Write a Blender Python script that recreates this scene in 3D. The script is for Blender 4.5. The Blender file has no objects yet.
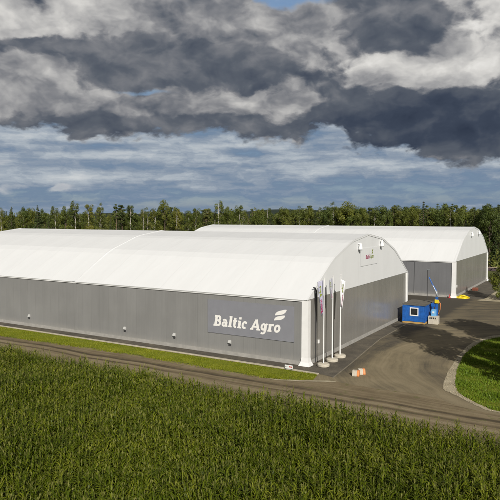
import bpy, math, random
import numpy as np
from mathutils import Vector, Matrix

random.seed(11)
rng = np.random.default_rng(11)
sc = bpy.context.scene
COL = sc.collection

# ------------------------------------------------------------------ camera
# World frame: X runs along the near hall's long wall towards its gable end,
# Y runs along the gable wall away from the viewer, origin at the hall's near corner.
YAW = 0.5415
PITCH = 0.0571
F_PX = 591.6276
HORIZON = 216.2
CAM_H = 16.0
RIGHT = Vector((math.cos(YAW), math.sin(YAW), 0))
FWD = Vector((-math.sin(YAW), math.cos(YAW), 0))
CAM = FWD * -62.3999 + RIGHT * -6.0982
CAM.z = CAM_H
cam_d = bpy.data.cameras.new('camera')
cam_d.sensor_width = 36.0
cam_d.lens = 36.0 * F_PX / 500.0
cam_d.clip_end = 12000
cam = bpy.data.objects.new('camera', cam_d)
COL.objects.link(cam)
cam.location = CAM
cam.rotation_euler = (math.pi / 2 - PITCH, 0, YAW)
sc.camera = cam

# ------------------------------------------------------------------ sun + sky
SUN_EL = math.radians(31)
SUN_DIR = Vector((0.66, -0.75, 0)).normalized() * math.cos(SUN_EL)
SUN_DIR.z = math.sin(SUN_EL)
sl = bpy.data.lights.new('sun', 'SUN')
sl.energy = 4.6
sl.angle = math.radians(0.5)
sl.color = (1.0, 0.945, 0.85)
sun = bpy.data.objects.new('sun', sl)
COL.objects.link(sun)
sun.location = (60, -60, 80)
sun.rotation_euler = SUN_DIR.to_track_quat('Z', 'Y').to_euler()

sc.view_settings.view_transform = 'Standard'
sc.view_settings.look = 'None'
sc.view_settings.exposure = 0.0
sc.view_settings.gamma = 1.0
sc.view_settings.use_curve_mapping = False
sc.render.engine = 'CYCLES'
sc.cycles.use_denoising = True
sc.cycles.max_bounces = 6
sc.cycles.transparent_max_bounces = 4
sc.cycles.filter_width = 1.3

world = bpy.data.worlds.new('World')
sc.world = world
world.use_nodes = True
world.cycles.sampling_method = 'MANUAL'
world.cycles.sample_map_resolution = 256


class NT:
    """small helper to write node graphs as expressions"""
    def __init__(self, tree):
        self.t = tree
        self.n = tree.nodes
        self.l = tree.links

    def node(self, typ, **kw):
        nd = self.n.new(typ)
        for k, v in kw.items():
            setattr(nd, k, v)
        return nd

    def put(self, sock, val):
        if isinstance(val, bpy.types.NodeSocket):
            self.l.new(val, sock)
        elif val is not None:
            sock.default_value = val

    def m(self, op, a, b=None, c=None, clamp=False):
        nd = self.node('ShaderNodeMath', operation=op, use_clamp=clamp)
        self.put(nd.inputs[0], a)
        if b is not None: self.put(nd.inputs[1], b)
        if c is not None: self.put(nd.inputs[2], c)
        return nd.outputs[0]

    def v(self, op, a, b=None, c=None, scale=None):
        nd = self.node('ShaderNodeVectorMath', operation=op)
        self.put(nd.inputs[0], a)
        if b is not None: self.put(nd.inputs[1], b)
        if c is not None: self.put(nd.inputs[2], c)
        if scale is not None: self.put(nd.inputs['Scale'], scale)
        return nd.outputs['Value'] if op in ('DOT_PRODUCT', 'LENGTH', 'DISTANCE') else nd.outputs[0]

    def xyz(self, x, y, z=0.0):
        nd = self.node('ShaderNodeCombineXYZ')
        self.put(nd.inputs[0], x); self.put(nd.inputs[1], y); self.put(nd.inputs[2], z)
        return nd.outputs[0]

    def sep(self, a):
        nd = self.node('ShaderNodeSeparateXYZ')
        self.put(nd.inputs[0], a)
        return nd.outputs

    def noise(self, vec, scale, detail=4, rough=0.5, dist=0.0, color=False, lac=2.0):
        nd = self.node('ShaderNodeTexNoise')
        if vec is not None: self.put(nd.inputs['Vector'], vec)
        nd.inputs['Scale'].default_value = scale
        nd.inputs['Detail'].default_value = detail
        nd.inputs['Roughness'].default_value = rough
        nd.inputs['Lacunarity'].default_value = lac
        nd.inputs['Distortion'].default_value = dist
        return nd.outputs['Color' if color else 'Fac']

    def rng(self, val, a, b, c=0.0, d=1.0, smooth=True):
        nd = self.node('ShaderNodeMapRange', interpolation_type='SMOOTHSTEP' if smooth else 'LINEAR')
        self.put(nd.inputs[0], val)
        for i, x in enumerate((a, b, c, d)): self.put(nd.inputs[i + 1], x)
        return nd.outputs[0]

    def ramp(self, fac, stops, interp='LINEAR'):
        nd = self.node('ShaderNodeValToRGB')
        cr = nd.color_ramp
        cr.interpolation = interp
        while len(cr.elements) < len(stops): cr.elements.new(0.5)
        for e, (p, c) in zip(cr.elements, stops):
            e.position = p
            e.color = (*c, 1) if len(c) == 3 else c
        self.put(nd.inputs[0], fac)
        return nd.outputs[0]

    def mix(self, fac, a, b, blend='MIX'):
        nd = self.node('ShaderNodeMix', data_type='RGBA', blend_type=blend)
        self.put(nd.inputs[0], fac)
        self.put(nd.inputs[6], (*a, 1) if isinstance(a, tuple) else a)
        self.put(nd.inputs[7], (*b, 1) if isinstance(b, tuple) else b)
        return nd.outputs[2]


def lin(r, g, b):
    f = lambda c: (c / 255 / 12.92) if c / 255 <= 0.04045 else ((c / 255 + 0.055) / 1.055) ** 2.4
    return (f(r), f(g), f(b))


def build_sky():
    t = NT(world.node_tree)
    world.node_tree.nodes.clear()
    out = t.node('ShaderNodeOutputWorld')
    bg = t.node('ShaderNodeBackground')
    STR = 0.1
    bg.inputs['Strength'].default_value = STR
    t.l.new(bg.outputs[0], out.inputs[0])
    sky = t.node('ShaderNodeTexSky', sky_type='NISHITA', sun_disc=False)
    sky.sun_elevation = SUN_EL
    sky.sun_rotation = math.atan2(SUN_DIR.x, SUN_DIR.y)
    sky.altitude = 50
    sky.air_density = 1.0
    sky.dust_density = 0.6
    sky.ozone_density = 1.5
    d = t.v('NORMALIZE', t.node('ShaderNodeTexCoord').outputs['Generated'])
    x = t.v('DOT_PRODUCT', d, tuple(RIGHT))
    y = t.v('DOT_PRODUCT', d, tuple(FWD))
    az = t.m('ARCTAN2', x, y)
    el = t.m('ARCSINE', t.sep(d)[2])
    P = t.xyz(az, el)

    def AE(px, py):                      # degrees of azimuth / elevation of a cloud feature
        a = math.atan((px - 250) / F_PX)
        return a, math.atan((HORIZON - py) / F_PX * math.cos(a))

    # gentle turbulent displacement of the whole cloud field
    w1 = t.v('SUBTRACT', t.noise(t.v('MULTIPLY', P, (8, 15, 1)), 1.0, 2, 0.5, color=True), (0.5, 0.5, 0.5))
    w2 = t.v('SUBTRACT', t.noise(t.v('MULTIPLY', P, (30, 52, 1)), 1.0, 5, 0.55, color=True), (0.5, 0.5, 0.5))
    Pl = t.v('MULTIPLY_ADD', w1, (0.12, 0.06, 0), P)
    Pw = t.v('MULTIPLY_ADD', w2, (0.040, 0.024, 0), Pl)
    Ps = t.v('MULTIPLY_ADD', w2, (0.010, 0.006, 0), t.v('MULTIPLY_ADD', w1, (0.05, 0.02, 0), P))

    def blobs(vec, lst, base):
        acc = base
        for px, py, sx, sy, amp in lst:
            a, e = AE(px, py)
            ia, ie = F_PX / sx, F_PX / sy
            q = t.v('MULTIPLY_ADD', vec, (ia, ie, 0), (-a * ia, -e * ie, 0))
            g = t.m('POWER', 2.71828, t.m('MULTIPLY', t.v('DOT_PRODUCT', q, q), -1.0))
            acc = t.m('MULTIPLY_ADD', g, amp, acc)
        return acc

    fb = t.noise(t.v('MULTIPLY', Ps, (16, 25, 1)), 1.0, 9, 0.55)
    Pb = t.v('MULTIPLY_ADD', w2, (0.022, 0.014, 0), t.v('MULTIPLY_ADD', w1, (0.06, 0.03, 0), P))

    def billow(vec, sx, sy):             # heaped, rounded cloud tops
        vo = t.node('ShaderNodeTexVoronoi', voronoi_dimensions='2D', feature='SMOOTH_F1', normalize=False)
        t.put(vo.inputs['Vector'], t.v('MULTIPLY', vec, (sx, sy, 1)))
        vo.inputs['Scale'].default_value = 1.0
        vo.inputs['Detail'].default_value = 3.0
        vo.inputs['Roughness'].default_value = 0.5
        vo.inputs['Lacunarity'].default_value = 2.2
        vo.inputs['Smoothness'].default_value = 0.8
        return t.m('SUBTRACT', 1.0, vo.outputs['Distance'])

    # relief: the same billows sampled a little towards the light (up and to the right)
    b0 = billow(Pb, 11, 17)
    b1 = billow(t.v('ADD', Pb, (0.006, 0.016, 0)), 11, 17)
    relief = t.m('SUBTRACT', b0, b1)
    det = t.m('ADD', t.m('MULTIPLY', relief, 0.30), t.m('MULTIPLY', t.m('SUBTRACT', fb, 0.5), 0.40))

    # pale cloud behind
    L0 = blobs(Pw, [(40, 16, 66, 30, 0.24), (36, 4, 12, 7, -0.40), (488, 26, 28, 38, 0.28), (440, 67, 95, 12, 0.26), (255, 103, 50, 9, 0.12),
                    (20, 95, 46, 22, 0.02), (290, 40, 60, 18, 0.05), (352, 64, 38, 14, 0.16), (190, 18, 60, 26, -0.07), (75, 110, 70, 10, -0.09), (170, 105, 40, 8, -0.06), (210, 45, 60, 12, -0.04)], 0.555)
    L0 = t.m('ADD', L0, det)
    # heavy masses in front of it, each with its own ragged outline
    fA = t.noise(t.v('MULTIPLY', Pb, (9, 15, 1)), 1.0, 8, 0.52)
    d1 = blobs(Pw, [(385, 12, 58, 24, 0.85), (404, 42, 24, 15, 0.75), (235, 72, 110, 20, 0.85), (110, 62, 60, 20, 0.58), (165, 36, 44, 24, 0.42), (50, 72, 30, 10, -0.2), (215, 18, 40, 14, -0.25),
                    (430, 112, 120, 22, 1.1), (465, 145, 80, 22, 1.0), (345, 120, 60, 16, 0.6), (95, 122, 100, 12, 0.75), (10, 124, 40, 9, 0.5),
                    (245, 131, 85, 8, 0.9), (342, 150, 40, 9, 0.9), (22, 45, 56, 8, 0.7), (2, 136, 18, 10, 0.6), (255, 104, 44, 8, -0.75),
                    (440, 68, 90, 10, -0.55), (130, 106, 50, 7, -0.25), (300, 22, 40, 14, -0.2), (85, 84, 24, 5, 0.3)], 0.08)
    d1 = t.m('MULTIPLY_ADD', t.m('SUBTRACT', fA, 0.5), 1.9, d1)
    d1 = t.m('MULTIPLY_ADD', relief, -0.18, d1)
    m1 = t.rng(d1, 0.27, 0.60)
    Ld = blobs(Pw, [(430, 122, 130, 32, -0.20), (470, 146, 60, 14, -0.05), (240, 82, 110, 12, -0.07), (245, 60, 90, 14, 0.04), (385, 6, 60, 18, 0.03),
                    (390, 32, 50, 12, -0.05), (90, 126, 110, 8, -0.05), (345, 150, 30, 8, -0.1), (0, 138, 18, 9, -0.12), (110, 60, 60, 20, 0.05)], 0.385)
    Ld = t.m('ADD', Ld, t.m('MULTIPLY', det, 0.62))
    L = t.m('ADD', t.m('MULTIPLY', L0, t.m('SUBTRACT', 1.0, m1)), t.m('MULTIPLY', Ld, m1))
    cloud = t.ramp(L, [(0.0, lin(42, 51, 68)), (0.2, lin(62, 71, 87)), (0.36, lin(92, 98, 108)),
                       (0.52, lin(134, 135, 139)), (0.7, lin(180, 179, 178)), (0.86, lin(214, 212, 208)), (1.0, lin(238, 236, 232))])

    # lower limit of the bank, ragged
    base = blobs(t.xyz(az, 0.0), [
        (30, HORIZON, 70, 50, 0.012), (120, HORIZON, 25, 50, -0.008), (200, HORIZON, 30, 50, 0.010), (265, HORIZON, 25, 50, -0.010),
        (322, HORIZON, 18, 50, 0.024), (352, HORIZON, 10, 50, -0.012), (410, HORIZON, 14, 50, 0.008), (85, HORIZON, 18, 50, -0.006), (165, HORIZON, 12, 50, 0.006), (465, HORIZON, 75, 50, -0.052)], 0.128)
    elw = t.m('ADD', el, t.m('MULTIPLY', t.sep(w1)[1], 0.035))
    elw = t.m('ADD', elw, t.m('MULTIPLY', t.sep(w2)[1], 0.055))
    elw = t.m('ADD', elw, t.m('MULTIPLY', t.m('SUBTRACT', fb, 0.5), 0.085))
    bank = t.rng(t.m('SUBTRACT', elw, base), -0.005, 0.012)
    holes = blobs(Pb, [(148, 93, 38, 3.6, 0.80), (300, 2, 52, 9, 1.0), (180, 8, 14, 5, 0.5), (262, 3, 20, 6, 0.5), (36, 4, 9, 5, 0.45),
                       (322, 137, 22, 8, 0.7), (358, 131, 12, 3, 0.5)], 0.0)
    holes = t.rng(t.m('MULTIPLY_ADD', t.m('SUBTRACT', fb, 0.5), 1.6, holes), 0.40, 1.0)
    bank = t.m('MULTIPLY', bank, t.m('SUBTRACT', 1.0, holes))

    # layered streaks low over the forest
    Pq = t.v('MULTIPLY_ADD', w1, (0.06, 0.006, 0), t.v('MULTIPLY_ADD', w2, (0.03, 0.0022, 0), P))
    s1 = t.noise(t.v('MULTIPLY', Pq, (3.2, 40, 1)), 1.0, 5, 0.52)
    s2 = t.noise(t.v('MULTIPLY', t.v('MULTIPLY_ADD', w2, (0.03, 0.010, 0), Pq), (15, 52, 1)), 1.0, 8, 0.6)
    s = t.m('ADD', t.m('MULTIPLY', s1, 0.5), t.m('MULTIPLY', s2, 0.5))
    bright = blobs(P, [(365, 167, 80, 12, 0.11), (240, 150, 90, 14, 0.07), (80, 150, 130, 16, 0.07), (430, 184, 120, 10, -0.10), (255, 155, 22, 8, -0.10),
                       (330, 203, 300, 11, -0.12), (60, 205, 200, 8, -0.07), (60, 163, 40, 4, -0.05), (460, 190, 40, 4, 0.06), (60, 178, 90, 8, 0.06), (160, 180, 90, 7, 0.04),
                       (20, 137, 90, 6, 0.06), (120, 145, 60, 4, -0.06)], 0.0)
    s = t.m('ADD', s, bright)
    low = t.ramp(s, [(0.30, lin(86, 114, 150)), (0.43, lin(112, 133, 158)), (0.52, lin(141, 154, 170)),
                     (0.60, lin(172, 181, 190)), (0.74, lin(210, 213, 214))])
    # small far cumulus puffs just over the trees, left
    pf = blobs(Pb, [(48, 187, 9, 2.8, 0.9), (57, 185.5, 7, 3.8, 0.9), (67, 187, 7, 3.2, 0.8), (18, 184, 14, 2.6, 0.6), (6, 160, 16, 4, 0.6), (0, 188, 9, 3.4, 0.7),
                    (100, 207, 60, 2.5, 0.5), (300, 207, 20, 2, 0.4)], 0.0)
    pf = t.rng(t.m('MULTIPLY_ADD', t.m('SUBTRACT', fb, 0.5), 2.2, pf), 0.30, 0.95)
    low = t.mix(t.m('MULTIPLY', pf, 0.55), low, lin(206, 206, 206))
    # dark scud floating below the bank
    sd = blobs(Pw, [(345, 150, 26, 6, 1.0), (150, 155, 55, 2.2, 0.45), (480, 172, 26, 3, 0.5),
                    (165, 166, 40, 2, 0.5)], 0.0)
    sd = t.rng(t.m('MULTIPLY_ADD', t.m('SUBTRACT', b0, 0.5), 1.3, sd), 0.32, 0.7)
    low = t.mix(t.m('MULTIPLY', sd, 0.8), low, lin(88, 96, 112))
    far_cover = t.rng(s, 0.28, 0.46, 0.72, 1.0)
    blue = sky.outputs[0]
    low10 = t.v('SCALE', low, scale=1.0 / STR)
    cl10 = t.v('SCALE', cloud, scale=t.rng(el, 0.42, 0.85, 1.0 / STR, 0.42 / STR))  # clouds overhead, out of view, darkened to cut the fill light
    below = t.m('GREATER_THAN', el, 0.17)
    cover = t.mix(below, far_cover, (0.25, 0.25, 0.25))
    lowmix = t.mix(t.m('MULTIPLY', far_cover, t.rng(el, 0.14, 0.30, 1.0, 0.15)), blue, low10)
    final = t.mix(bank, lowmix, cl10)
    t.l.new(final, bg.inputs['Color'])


build_sky()

# ------------------------------------------------------------------ helpers
def tag(o, label=None, cat=None, group=None, kind=None):
    if label: o['label'] = label
    if cat: o['category'] = cat
    if group: o['group'] = group
    if kind: o['kind'] = kind
    return o


def thing(name, label, cat, loc=(0, 0, 0), rz=0.0, group=None):
    o = bpy.data.objects.new(name, None)
    COL.objects.link(o)
    o.location = loc
    o.rotation_euler = (0, 0, rz)
    o.empty_display_size = 0.3
    return tag(o, label, cat, group)


def mesh_np(name, V, F, mats, mi=None, smooth=False):
    """V (n,3) array, F list of (k,4)/(k,3) int arrays"""
    me = bpy.data.meshes.new(name)
    V = np.asarray(V, dtype=np.float32)
    me.vertices.add(len(V))
    me.vertices.foreach_set('co', V.ravel())
    loops = np.concatenate([f.ravel() for f in F]).astype(np.int32)
    tot = np.concatenate([np.full(len(f), f.shape[1]) for f in F]).astype(np.int32)
    start = np.concatenate([[0], np.cumsum(tot)[:-1]]).astype(np.int32)
    me.loops.add(len(loops))
    me.loops.foreach_set('vertex_index', loops)
    me.polygons.add(len(tot))
    me.polygons.foreach_set('loop_start', start)
    me.polygons.foreach_set('loop_total', tot)
    for m in mats: me.materials.append(m)
    if mi is not None: me.polygons.foreach_set('material_index', np.asarray(mi, dtype=np.int32))
    if smooth: me.polygons.foreach_set('use_smooth', np.ones(len(tot), dtype=bool))
    me.update(calc_edges=True)
    return me


def link_mesh(name, me, parent=None, loc=None):
    o = bpy.data.objects.new(name, me)
    COL.objects.link(o)
    if parent: o.parent = parent
    if loc: o.location = loc
    return o


class MB:
    def __init__(self):
        self.v = []
        self.f = []
        self.mi = []
        self.cur = 0

    def add(self, verts, faces):
        n = len(self.v)
        self.v += [tuple(p) for p in verts]
        for f in faces:
            self.f.append([i + n for i in f])
            self.mi.append(self.cur)

    def box(self, x0, x1, y0, y1, z0, z1, M=None):
        vs = [Vector((x, y, z)) for z in (z0, z1) for y in (y0, y1) for x in (x0, x1)]
        if M: vs = [M @ p for p in vs]
        self.add(vs, [(0, 2, 3, 1), (4, 5, 7, 6), (0, 1, 5, 4), (2, 6, 7, 3), (0, 4, 6, 2), (1, 3, 7, 5)])
        return self

    def tube(self, pts, radii, n=8, caps=True):
        pts = [Vector(p) for p in pts]
        if not hasattr(radii, '__len__'): radii = [radii] * len(pts)
        rings = []
        for i, p in enumerate(pts):
            a = pts[max(i - 1, 0)]; b = pts[min(i + 1, len(pts) - 1)]
            d = (b - a).normalized()
            up = Vector((0, 0, 1)) if abs(d.z) < 0.95 else Vector((1, 0, 0))
            s = d.cross(up).normalized(); q = s.cross(d)
            rings.append([p + (s * math.cos(k * 2 * math.pi / n) + q * math.sin(k * 2 * math.pi / n)) * radii[i] for k in range(n)])
        fs = []
        for i in range(len(pts) - 1):
            for k in range(n):
                k2 = (k + 1) % n
                fs.append((i * n + k, (i + 1) * n + k, (i + 1) * n + k2, i * n + k2))
        if caps:
            fs.append(tuple(range(n))); fs.append(tuple(reversed(range((len(pts) - 1) * n, len(pts) * n))))
        self.add([p for r in rings for p in r], fs)
        return self

    def lathe(self, prof, n=20, c=(0, 0, 0)):
        vs = []
        for r, z in prof:
            for k in range(n):
                a = k * 2 * math.pi / n
                vs.append((c[0] + r * math.cos(a), c[1] + r * math.sin(a), c[2] + z))
        fs = []
        for i in range(len(prof) - 1):
            for k in range(n):
                k2 = (k + 1) % n
                fs.append((i * n + k, i * n + k2, (i + 1) * n + k2, (i + 1) * n + k))
        fs.append(tuple(reversed(range(n)))); fs.append(tuple(range((len(prof) - 1) * n, len(prof) * n)))
        self.add(vs, fs)
        return self

    def prism(self, poly, a0, a1, axis='x'):
        """poly: list of 2D points; extruded along axis"""
        n = len(poly)
        if axis == 'x': mk = lambda p, a: (a, p[0], p[1])
        elif axis == 'y': mk = lambda p, a: (p[0], a, p[1])
        else: mk = lambda p, a: (p[0], p[1], a)
        vs = [mk(p, a0) for p in poly] + [mk(p, a1) for p in poly]
        fs = [tuple(reversed(range(n))), tuple(range(n, 2 * n))]
        for i in range(n):
            j = (i + 1) % n
            fs.append((i, j, n + j, n + i))
        self.add(vs, fs)
        return self

    def build(self, name, mats, parent=None, smooth=False, bevel=0.0, recalc=True):
        me = bpy.data.meshes.new(name)
        me.from_pydata(self.v, [], self.f)
        if not isinstance(mats, (list, tuple)): mats = [mats]
        for m in mats: me.materials.append(m)
        me.polygons.foreach_set('material_index', self.mi)
        if smooth: me.polygons.foreach_set('use_smooth', [True] * len(me.polygons))
        if recalc:
            import bmesh
            bm = bmesh.new(); bm.from_mesh(me)
            bmesh.ops.recalc_face_normals(bm, faces=bm.faces)
            bm.to_mesh(me); bm.free()
        me.update()
        o = link_mesh(name, me, parent)
        if bevel:
            b = o.modifiers.new('bevel', 'BEVEL'); b.width = bevel; b.segments = 2; b.limit_method = 'ANGLE'
        return o


# ------------------------------------------------------------------ materials
def new_mat(name):
    m = bpy.data.materials.new(name)
    m.use_nodes = True
    t = NT(m.node_tree)
    b = m.node_tree.nodes['Principled BSDF']
    return m, t, b


def pmat(name, col, rough=0.6, metal=0.0, var=0.12, scale=3.0, bump=0.0, bscale=30.0, spec=0.5):
    m, t, b = new_mat(name)
    co = t.node('ShaderNodeTexCoord').outputs['Object']
    n = t.noise(co, scale, 5, 0.6)
    f = t.rng(n, 0.3, 0.7, 1 - var, 1 + var, smooth=False)
    c = t.v('SCALE', col, scale=f)
    t.l.new(c, b.inputs['Base Color'])
    b.inputs['Roughness'].default_value = rough
    b.inputs['Metallic'].default_value = metal
    b.inputs['Specular IOR Level'].default_value = spec
    if bump:
        bp = t.node('ShaderNodeBump'); bp.inputs['Strength'].default_value = bump; bp.inputs['Distance'].default_value = 0.05
        t.l.new(t.noise(co, bscale, 4, 0.6), bp.inputs['Height'])
        t.l.new(bp.outputs[0], b.inputs['Normal'])
    return m


def membrane_mat(name, axis):
    """white PVC sheet stretched over the arches, welded seams every few metres, faint dirt runs"""
    m, t, b = new_mat(name)
    co = t.node('ShaderNodeTexCoord').outputs['Object']
    s = t.sep(co)
    u = s[0] if axis == 'x' else s[1]
    n = t.noise(t.v('MULTIPLY', co, (1.6, 0.10, 0.10) if axis == 'x' else (1, 1.4, 0.12)), 1.0, 5, 0.6)
    n2 = t.noise(co, 0.16, 4, 0.6)
    f = t.m('ADD', t.rng(n, 0.3, 0.75, 0.0, 0.03), t.rng(n2, 0.3, 0.7, 0.0, 0.035))
    seam = t.m('PINGPONG', u, 2.5)
    sm = t.rng(seam, 0.0, 0.10, 1.0, 0.0)
    c = t.mix(t.m('ADD', f, t.m('MULTIPLY', sm, 0.10)), (0.755, 0.770, 0.785), (0.40, 0.40, 0.39))
    t.l.new(c, b.inputs['Base Color'])
    b.inputs['Roughness'].default_value = 0.5
    b.inputs['Specular IOR Level'].default_value = 0.35
    bp = t.node('ShaderNodeBump'); bp.inputs['Strength'].default_value = 0.28; bp.inputs['Distance'].default_value = 0.25
    h = t.m('ADD', t.m('MULTIPLY', t.rng(seam, 0.0, 2.5, 0, 1), -0.25), t.m('MULTIPLY', t.noise(t.v('MULTIPLY', co, (0.9, 0.35, 0.35)), 1.0, 3, 0.5), 0.5))
    t.l.new(h, bp.inputs['Height'])
    t.l.new(bp.outputs[0], b.inputs['Normal'])
    return m


def cladding_mat(name, col, axis, rough, metal, pitch=0.25, panel=1.6, splash=True, bump=0.09):
    m, t, b = new_mat(name)
    co = t.node('ShaderNodeTexCoord').outputs['Object']
    s = t.sep(co)
    u = s[0] if axis == 'x' else s[1]
    z = s[2]
    # each sheet a hair different
    idx = t.m('FLOOR', t.m('DIVIDE', u, panel))
    wn = t.node('ShaderNodeTexWhiteNoise', noise_dimensions='1D'); t.l.new(idx, wn.inputs['W'])
    pv = t.rng(wn.outputs[0], 0, 1, 0.975, 1.025, smooth=False)
    st = t.noise(t.xyz(t.m('MULTIPLY', u, 1.3), 0.0, t.m('MULTIPLY', z, 0.16)), 1.0, 6, 0.65)
    pv = t.m('MULTIPLY', pv, t.rng(st, 0.3, 0.7, 0.975, 1.025))
    pv = t.m('MULTIPLY', pv, t.rng(t.noise(co, 0.22, 3, 0.5), 0.3, 0.7, 0.95, 1.05))
    jo = t.m('PINGPONG', u, panel / 2)
    pv = t.m('MULTIPLY', pv, t.rng(jo, 0.0, 0.03, 0.82, 1.0))
    c = t.v('SCALE', col, scale=pv)
    if splash:   # dried mud splashed up from the ground
        edge = t.m('ADD', z, t.m('MULTIPLY', t.noise(t.v('MULTIPLY', co, (1.5, 1.5, 0.6)), 1.0, 6, 0.7), -1.0))
        c = t.mix(t.rng(edge, -0.35, 0.75, 0.5, 0.0), c, (0.33, 0.32, 0.295))
    t.l.new(c, b.inputs['Base Color'])
    b.inputs['Roughness'].default_value = rough
    t.l.new(t.rng(st, 0.3, 0.7, rough - 0.05, rough + 0.07), b.inputs['Roughness'])
    b.inputs['Metallic'].default_value = metal
    bp = t.node('ShaderNodeBump'); bp.inputs['Strength'].default_value = bump; bp.inputs['Distance'].default_value = 0.02
    rib = t.m('PINGPONG', u, pitch / 2)
    h = t.m('ADD', t.rng(rib, pitch * 0.12, pitch * 0.38, 0, 1), t.m('MULTIPLY', t.noise(t.v('MULTIPLY', co, (0.5, 0.5, 0.5)), 1.0, 3, 0.5), 1.5))
    t.l.new(h, bp.inputs['Height'])
    t.l.new(bp.outputs[0], b.inputs['Normal'])
    return m


def leaf_mat(name, c_dark, c_mid, c_light, rough=0.5, trans=0.25, var_scale=0.5, spec=0.4, tint=False):
    m, t, b = new_mat(name)
    geo = t.node('ShaderNodeNewGeometry')
    co = geo.outputs['Position']
    r = geo.outputs['Random Per Island']
    n = t.noise(co, var_scale, 4, 0.6)
    f = t.m('ADD', t.m('MULTIPLY', r, 0.30 if tint else 0.55), t.m('MULTIPLY', t.rng(n, 0.25, 0.75, 0, 1), 0.70 if tint else 0.45))
    c = t.ramp(f, [(0.08, c_dark), (0.5, c_mid), (0.95, c_light)])
    if tint:
        oi = t.node('ShaderNodeObjectInfo').outputs['Random']
        c = t.v('MULTIPLY', c, t.ramp(oi, [(0.0, (0.48, 0.56, 0.58)), (0.35, (0.62, 0.68, 0.62)), (0.7, (0.80, 0.80, 0.70)), (1.0, (1.0, 0.90, 0.68))]))
    t.l.new(c, b.inputs['Base Color'])
    b.inputs['Roughness'].default_value = rough
    b.inputs['Specular IOR Level'].default_value = spec
    if trans:
        tr = t.node('ShaderNodeBsdfTranslucent')
        t.l.new(t.mix(0.5, c, c_light, 'MIX'), tr.inputs['Color'])
        mx = t.node('ShaderNodeMixShader'); mx.inputs[0].default_value = trans
        t.l.new(b.outputs[0], mx.inputs[1]); t.l.new(tr.outputs[0], mx.inputs[2])
        out = m.node_tree.nodes['Material Output']
        t.l.new(mx.outputs[0], out.inputs['Surface'])
    return m


def ground_out(m, t, b, col, height=None, dist=0.04, strength=0.6, rough=0.92):
    t.l.new(col, b.inputs['Base Color'])
    b.inputs['Roughness'].default_value = rough
    b.inputs['Specular IOR Level'].default_value = 0.25
    if height is not None:
        bp = t.node('ShaderNodeBump'); bp.inputs['Strength'].default_value = strength; bp.inputs['Distance'].default_value = dist
        t.l.new(height, bp.inputs['Height'])
        t.l.new(bp.outputs[0], b.inputs['Normal'])
    return m


def road_mat():
    """asphalt yard under a film of dried mud, tyre arcs sweeping round the grass island"""
    m, t, b = new_mat('muddy_asphalt')
    co = t.node('ShaderNodeTexCoord').outputs['Object']
    s = t.sep(co)
    wob = t.m('MULTIPLY', t.m('SUBTRACT', t.noise(co, 0.12, 3, 0.5), 0.5), 3.0)
    dx = t.m('SUBTRACT', s[0], 27.0); dy = t.m('SUBTRACT', s[1], 11.0)
    rad = t.m('ADD', t.m('SQRT', t.m('ADD', t.m('MULTIPLY', dx, dx), t.m('MULTIPLY', dy, dy))), wob)
    ang = t.m('ARCTAN2', dy, dx)
    arcs = t.noise(t.xyz(t.m('MULTIPLY', rad, 2.6), t.m('MULTIPLY', ang, 1.1), 0.0), 1.0, 7, 0.66)
    arcs2 = t.noise(t.xyz(t.m('MULTIPLY', rad, 0.55), t.m('MULTIPLY', ang, 1.0), 4.0), 1.0, 3, 0.5)
    n1 = t.noise(co, 0.35, 6, 0.62)
    n2 = t.noise(co, 9.0, 5, 0.7)
    f = t.m('ADD', t.m('MULTIPLY', arcs, 0.36), t.m('MULTIPLY', arcs2, 0.34))
    f = t.m('ADD', f, t.m('MULTIPLY', n1, 0.36))
    f = t.m('ADD', f, t.m('MULTIPLY', t.m('SUBTRACT', n2, 0.5), 0.24))
    # clean, darker wheel path hugging the island; asphalt darkens further back in the yard
    path = t.rng(t.m('ABSOLUTE', t.m('SUBTRACT', rad, 16.0)), 0.3, 2.2, 0.13, 0.0)
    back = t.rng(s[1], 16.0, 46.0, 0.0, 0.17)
    gab = t.m('MULTIPLY', t.rng(t.m('ADD', s[0], t.m('MULTIPLY', wob, 0.25)), 4.0, 6.0, 0.22, 0.0), t.rng(s[1], -3.2, -0.5))
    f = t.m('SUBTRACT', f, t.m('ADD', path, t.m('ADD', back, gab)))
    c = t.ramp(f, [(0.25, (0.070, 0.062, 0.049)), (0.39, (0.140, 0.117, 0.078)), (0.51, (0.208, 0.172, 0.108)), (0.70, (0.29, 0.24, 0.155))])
    return ground_out(m, t, b, c, t.m('ADD', n2, t.m('MULTIPLY', arcs, 0.6)), 0.03, 0.5)


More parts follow.
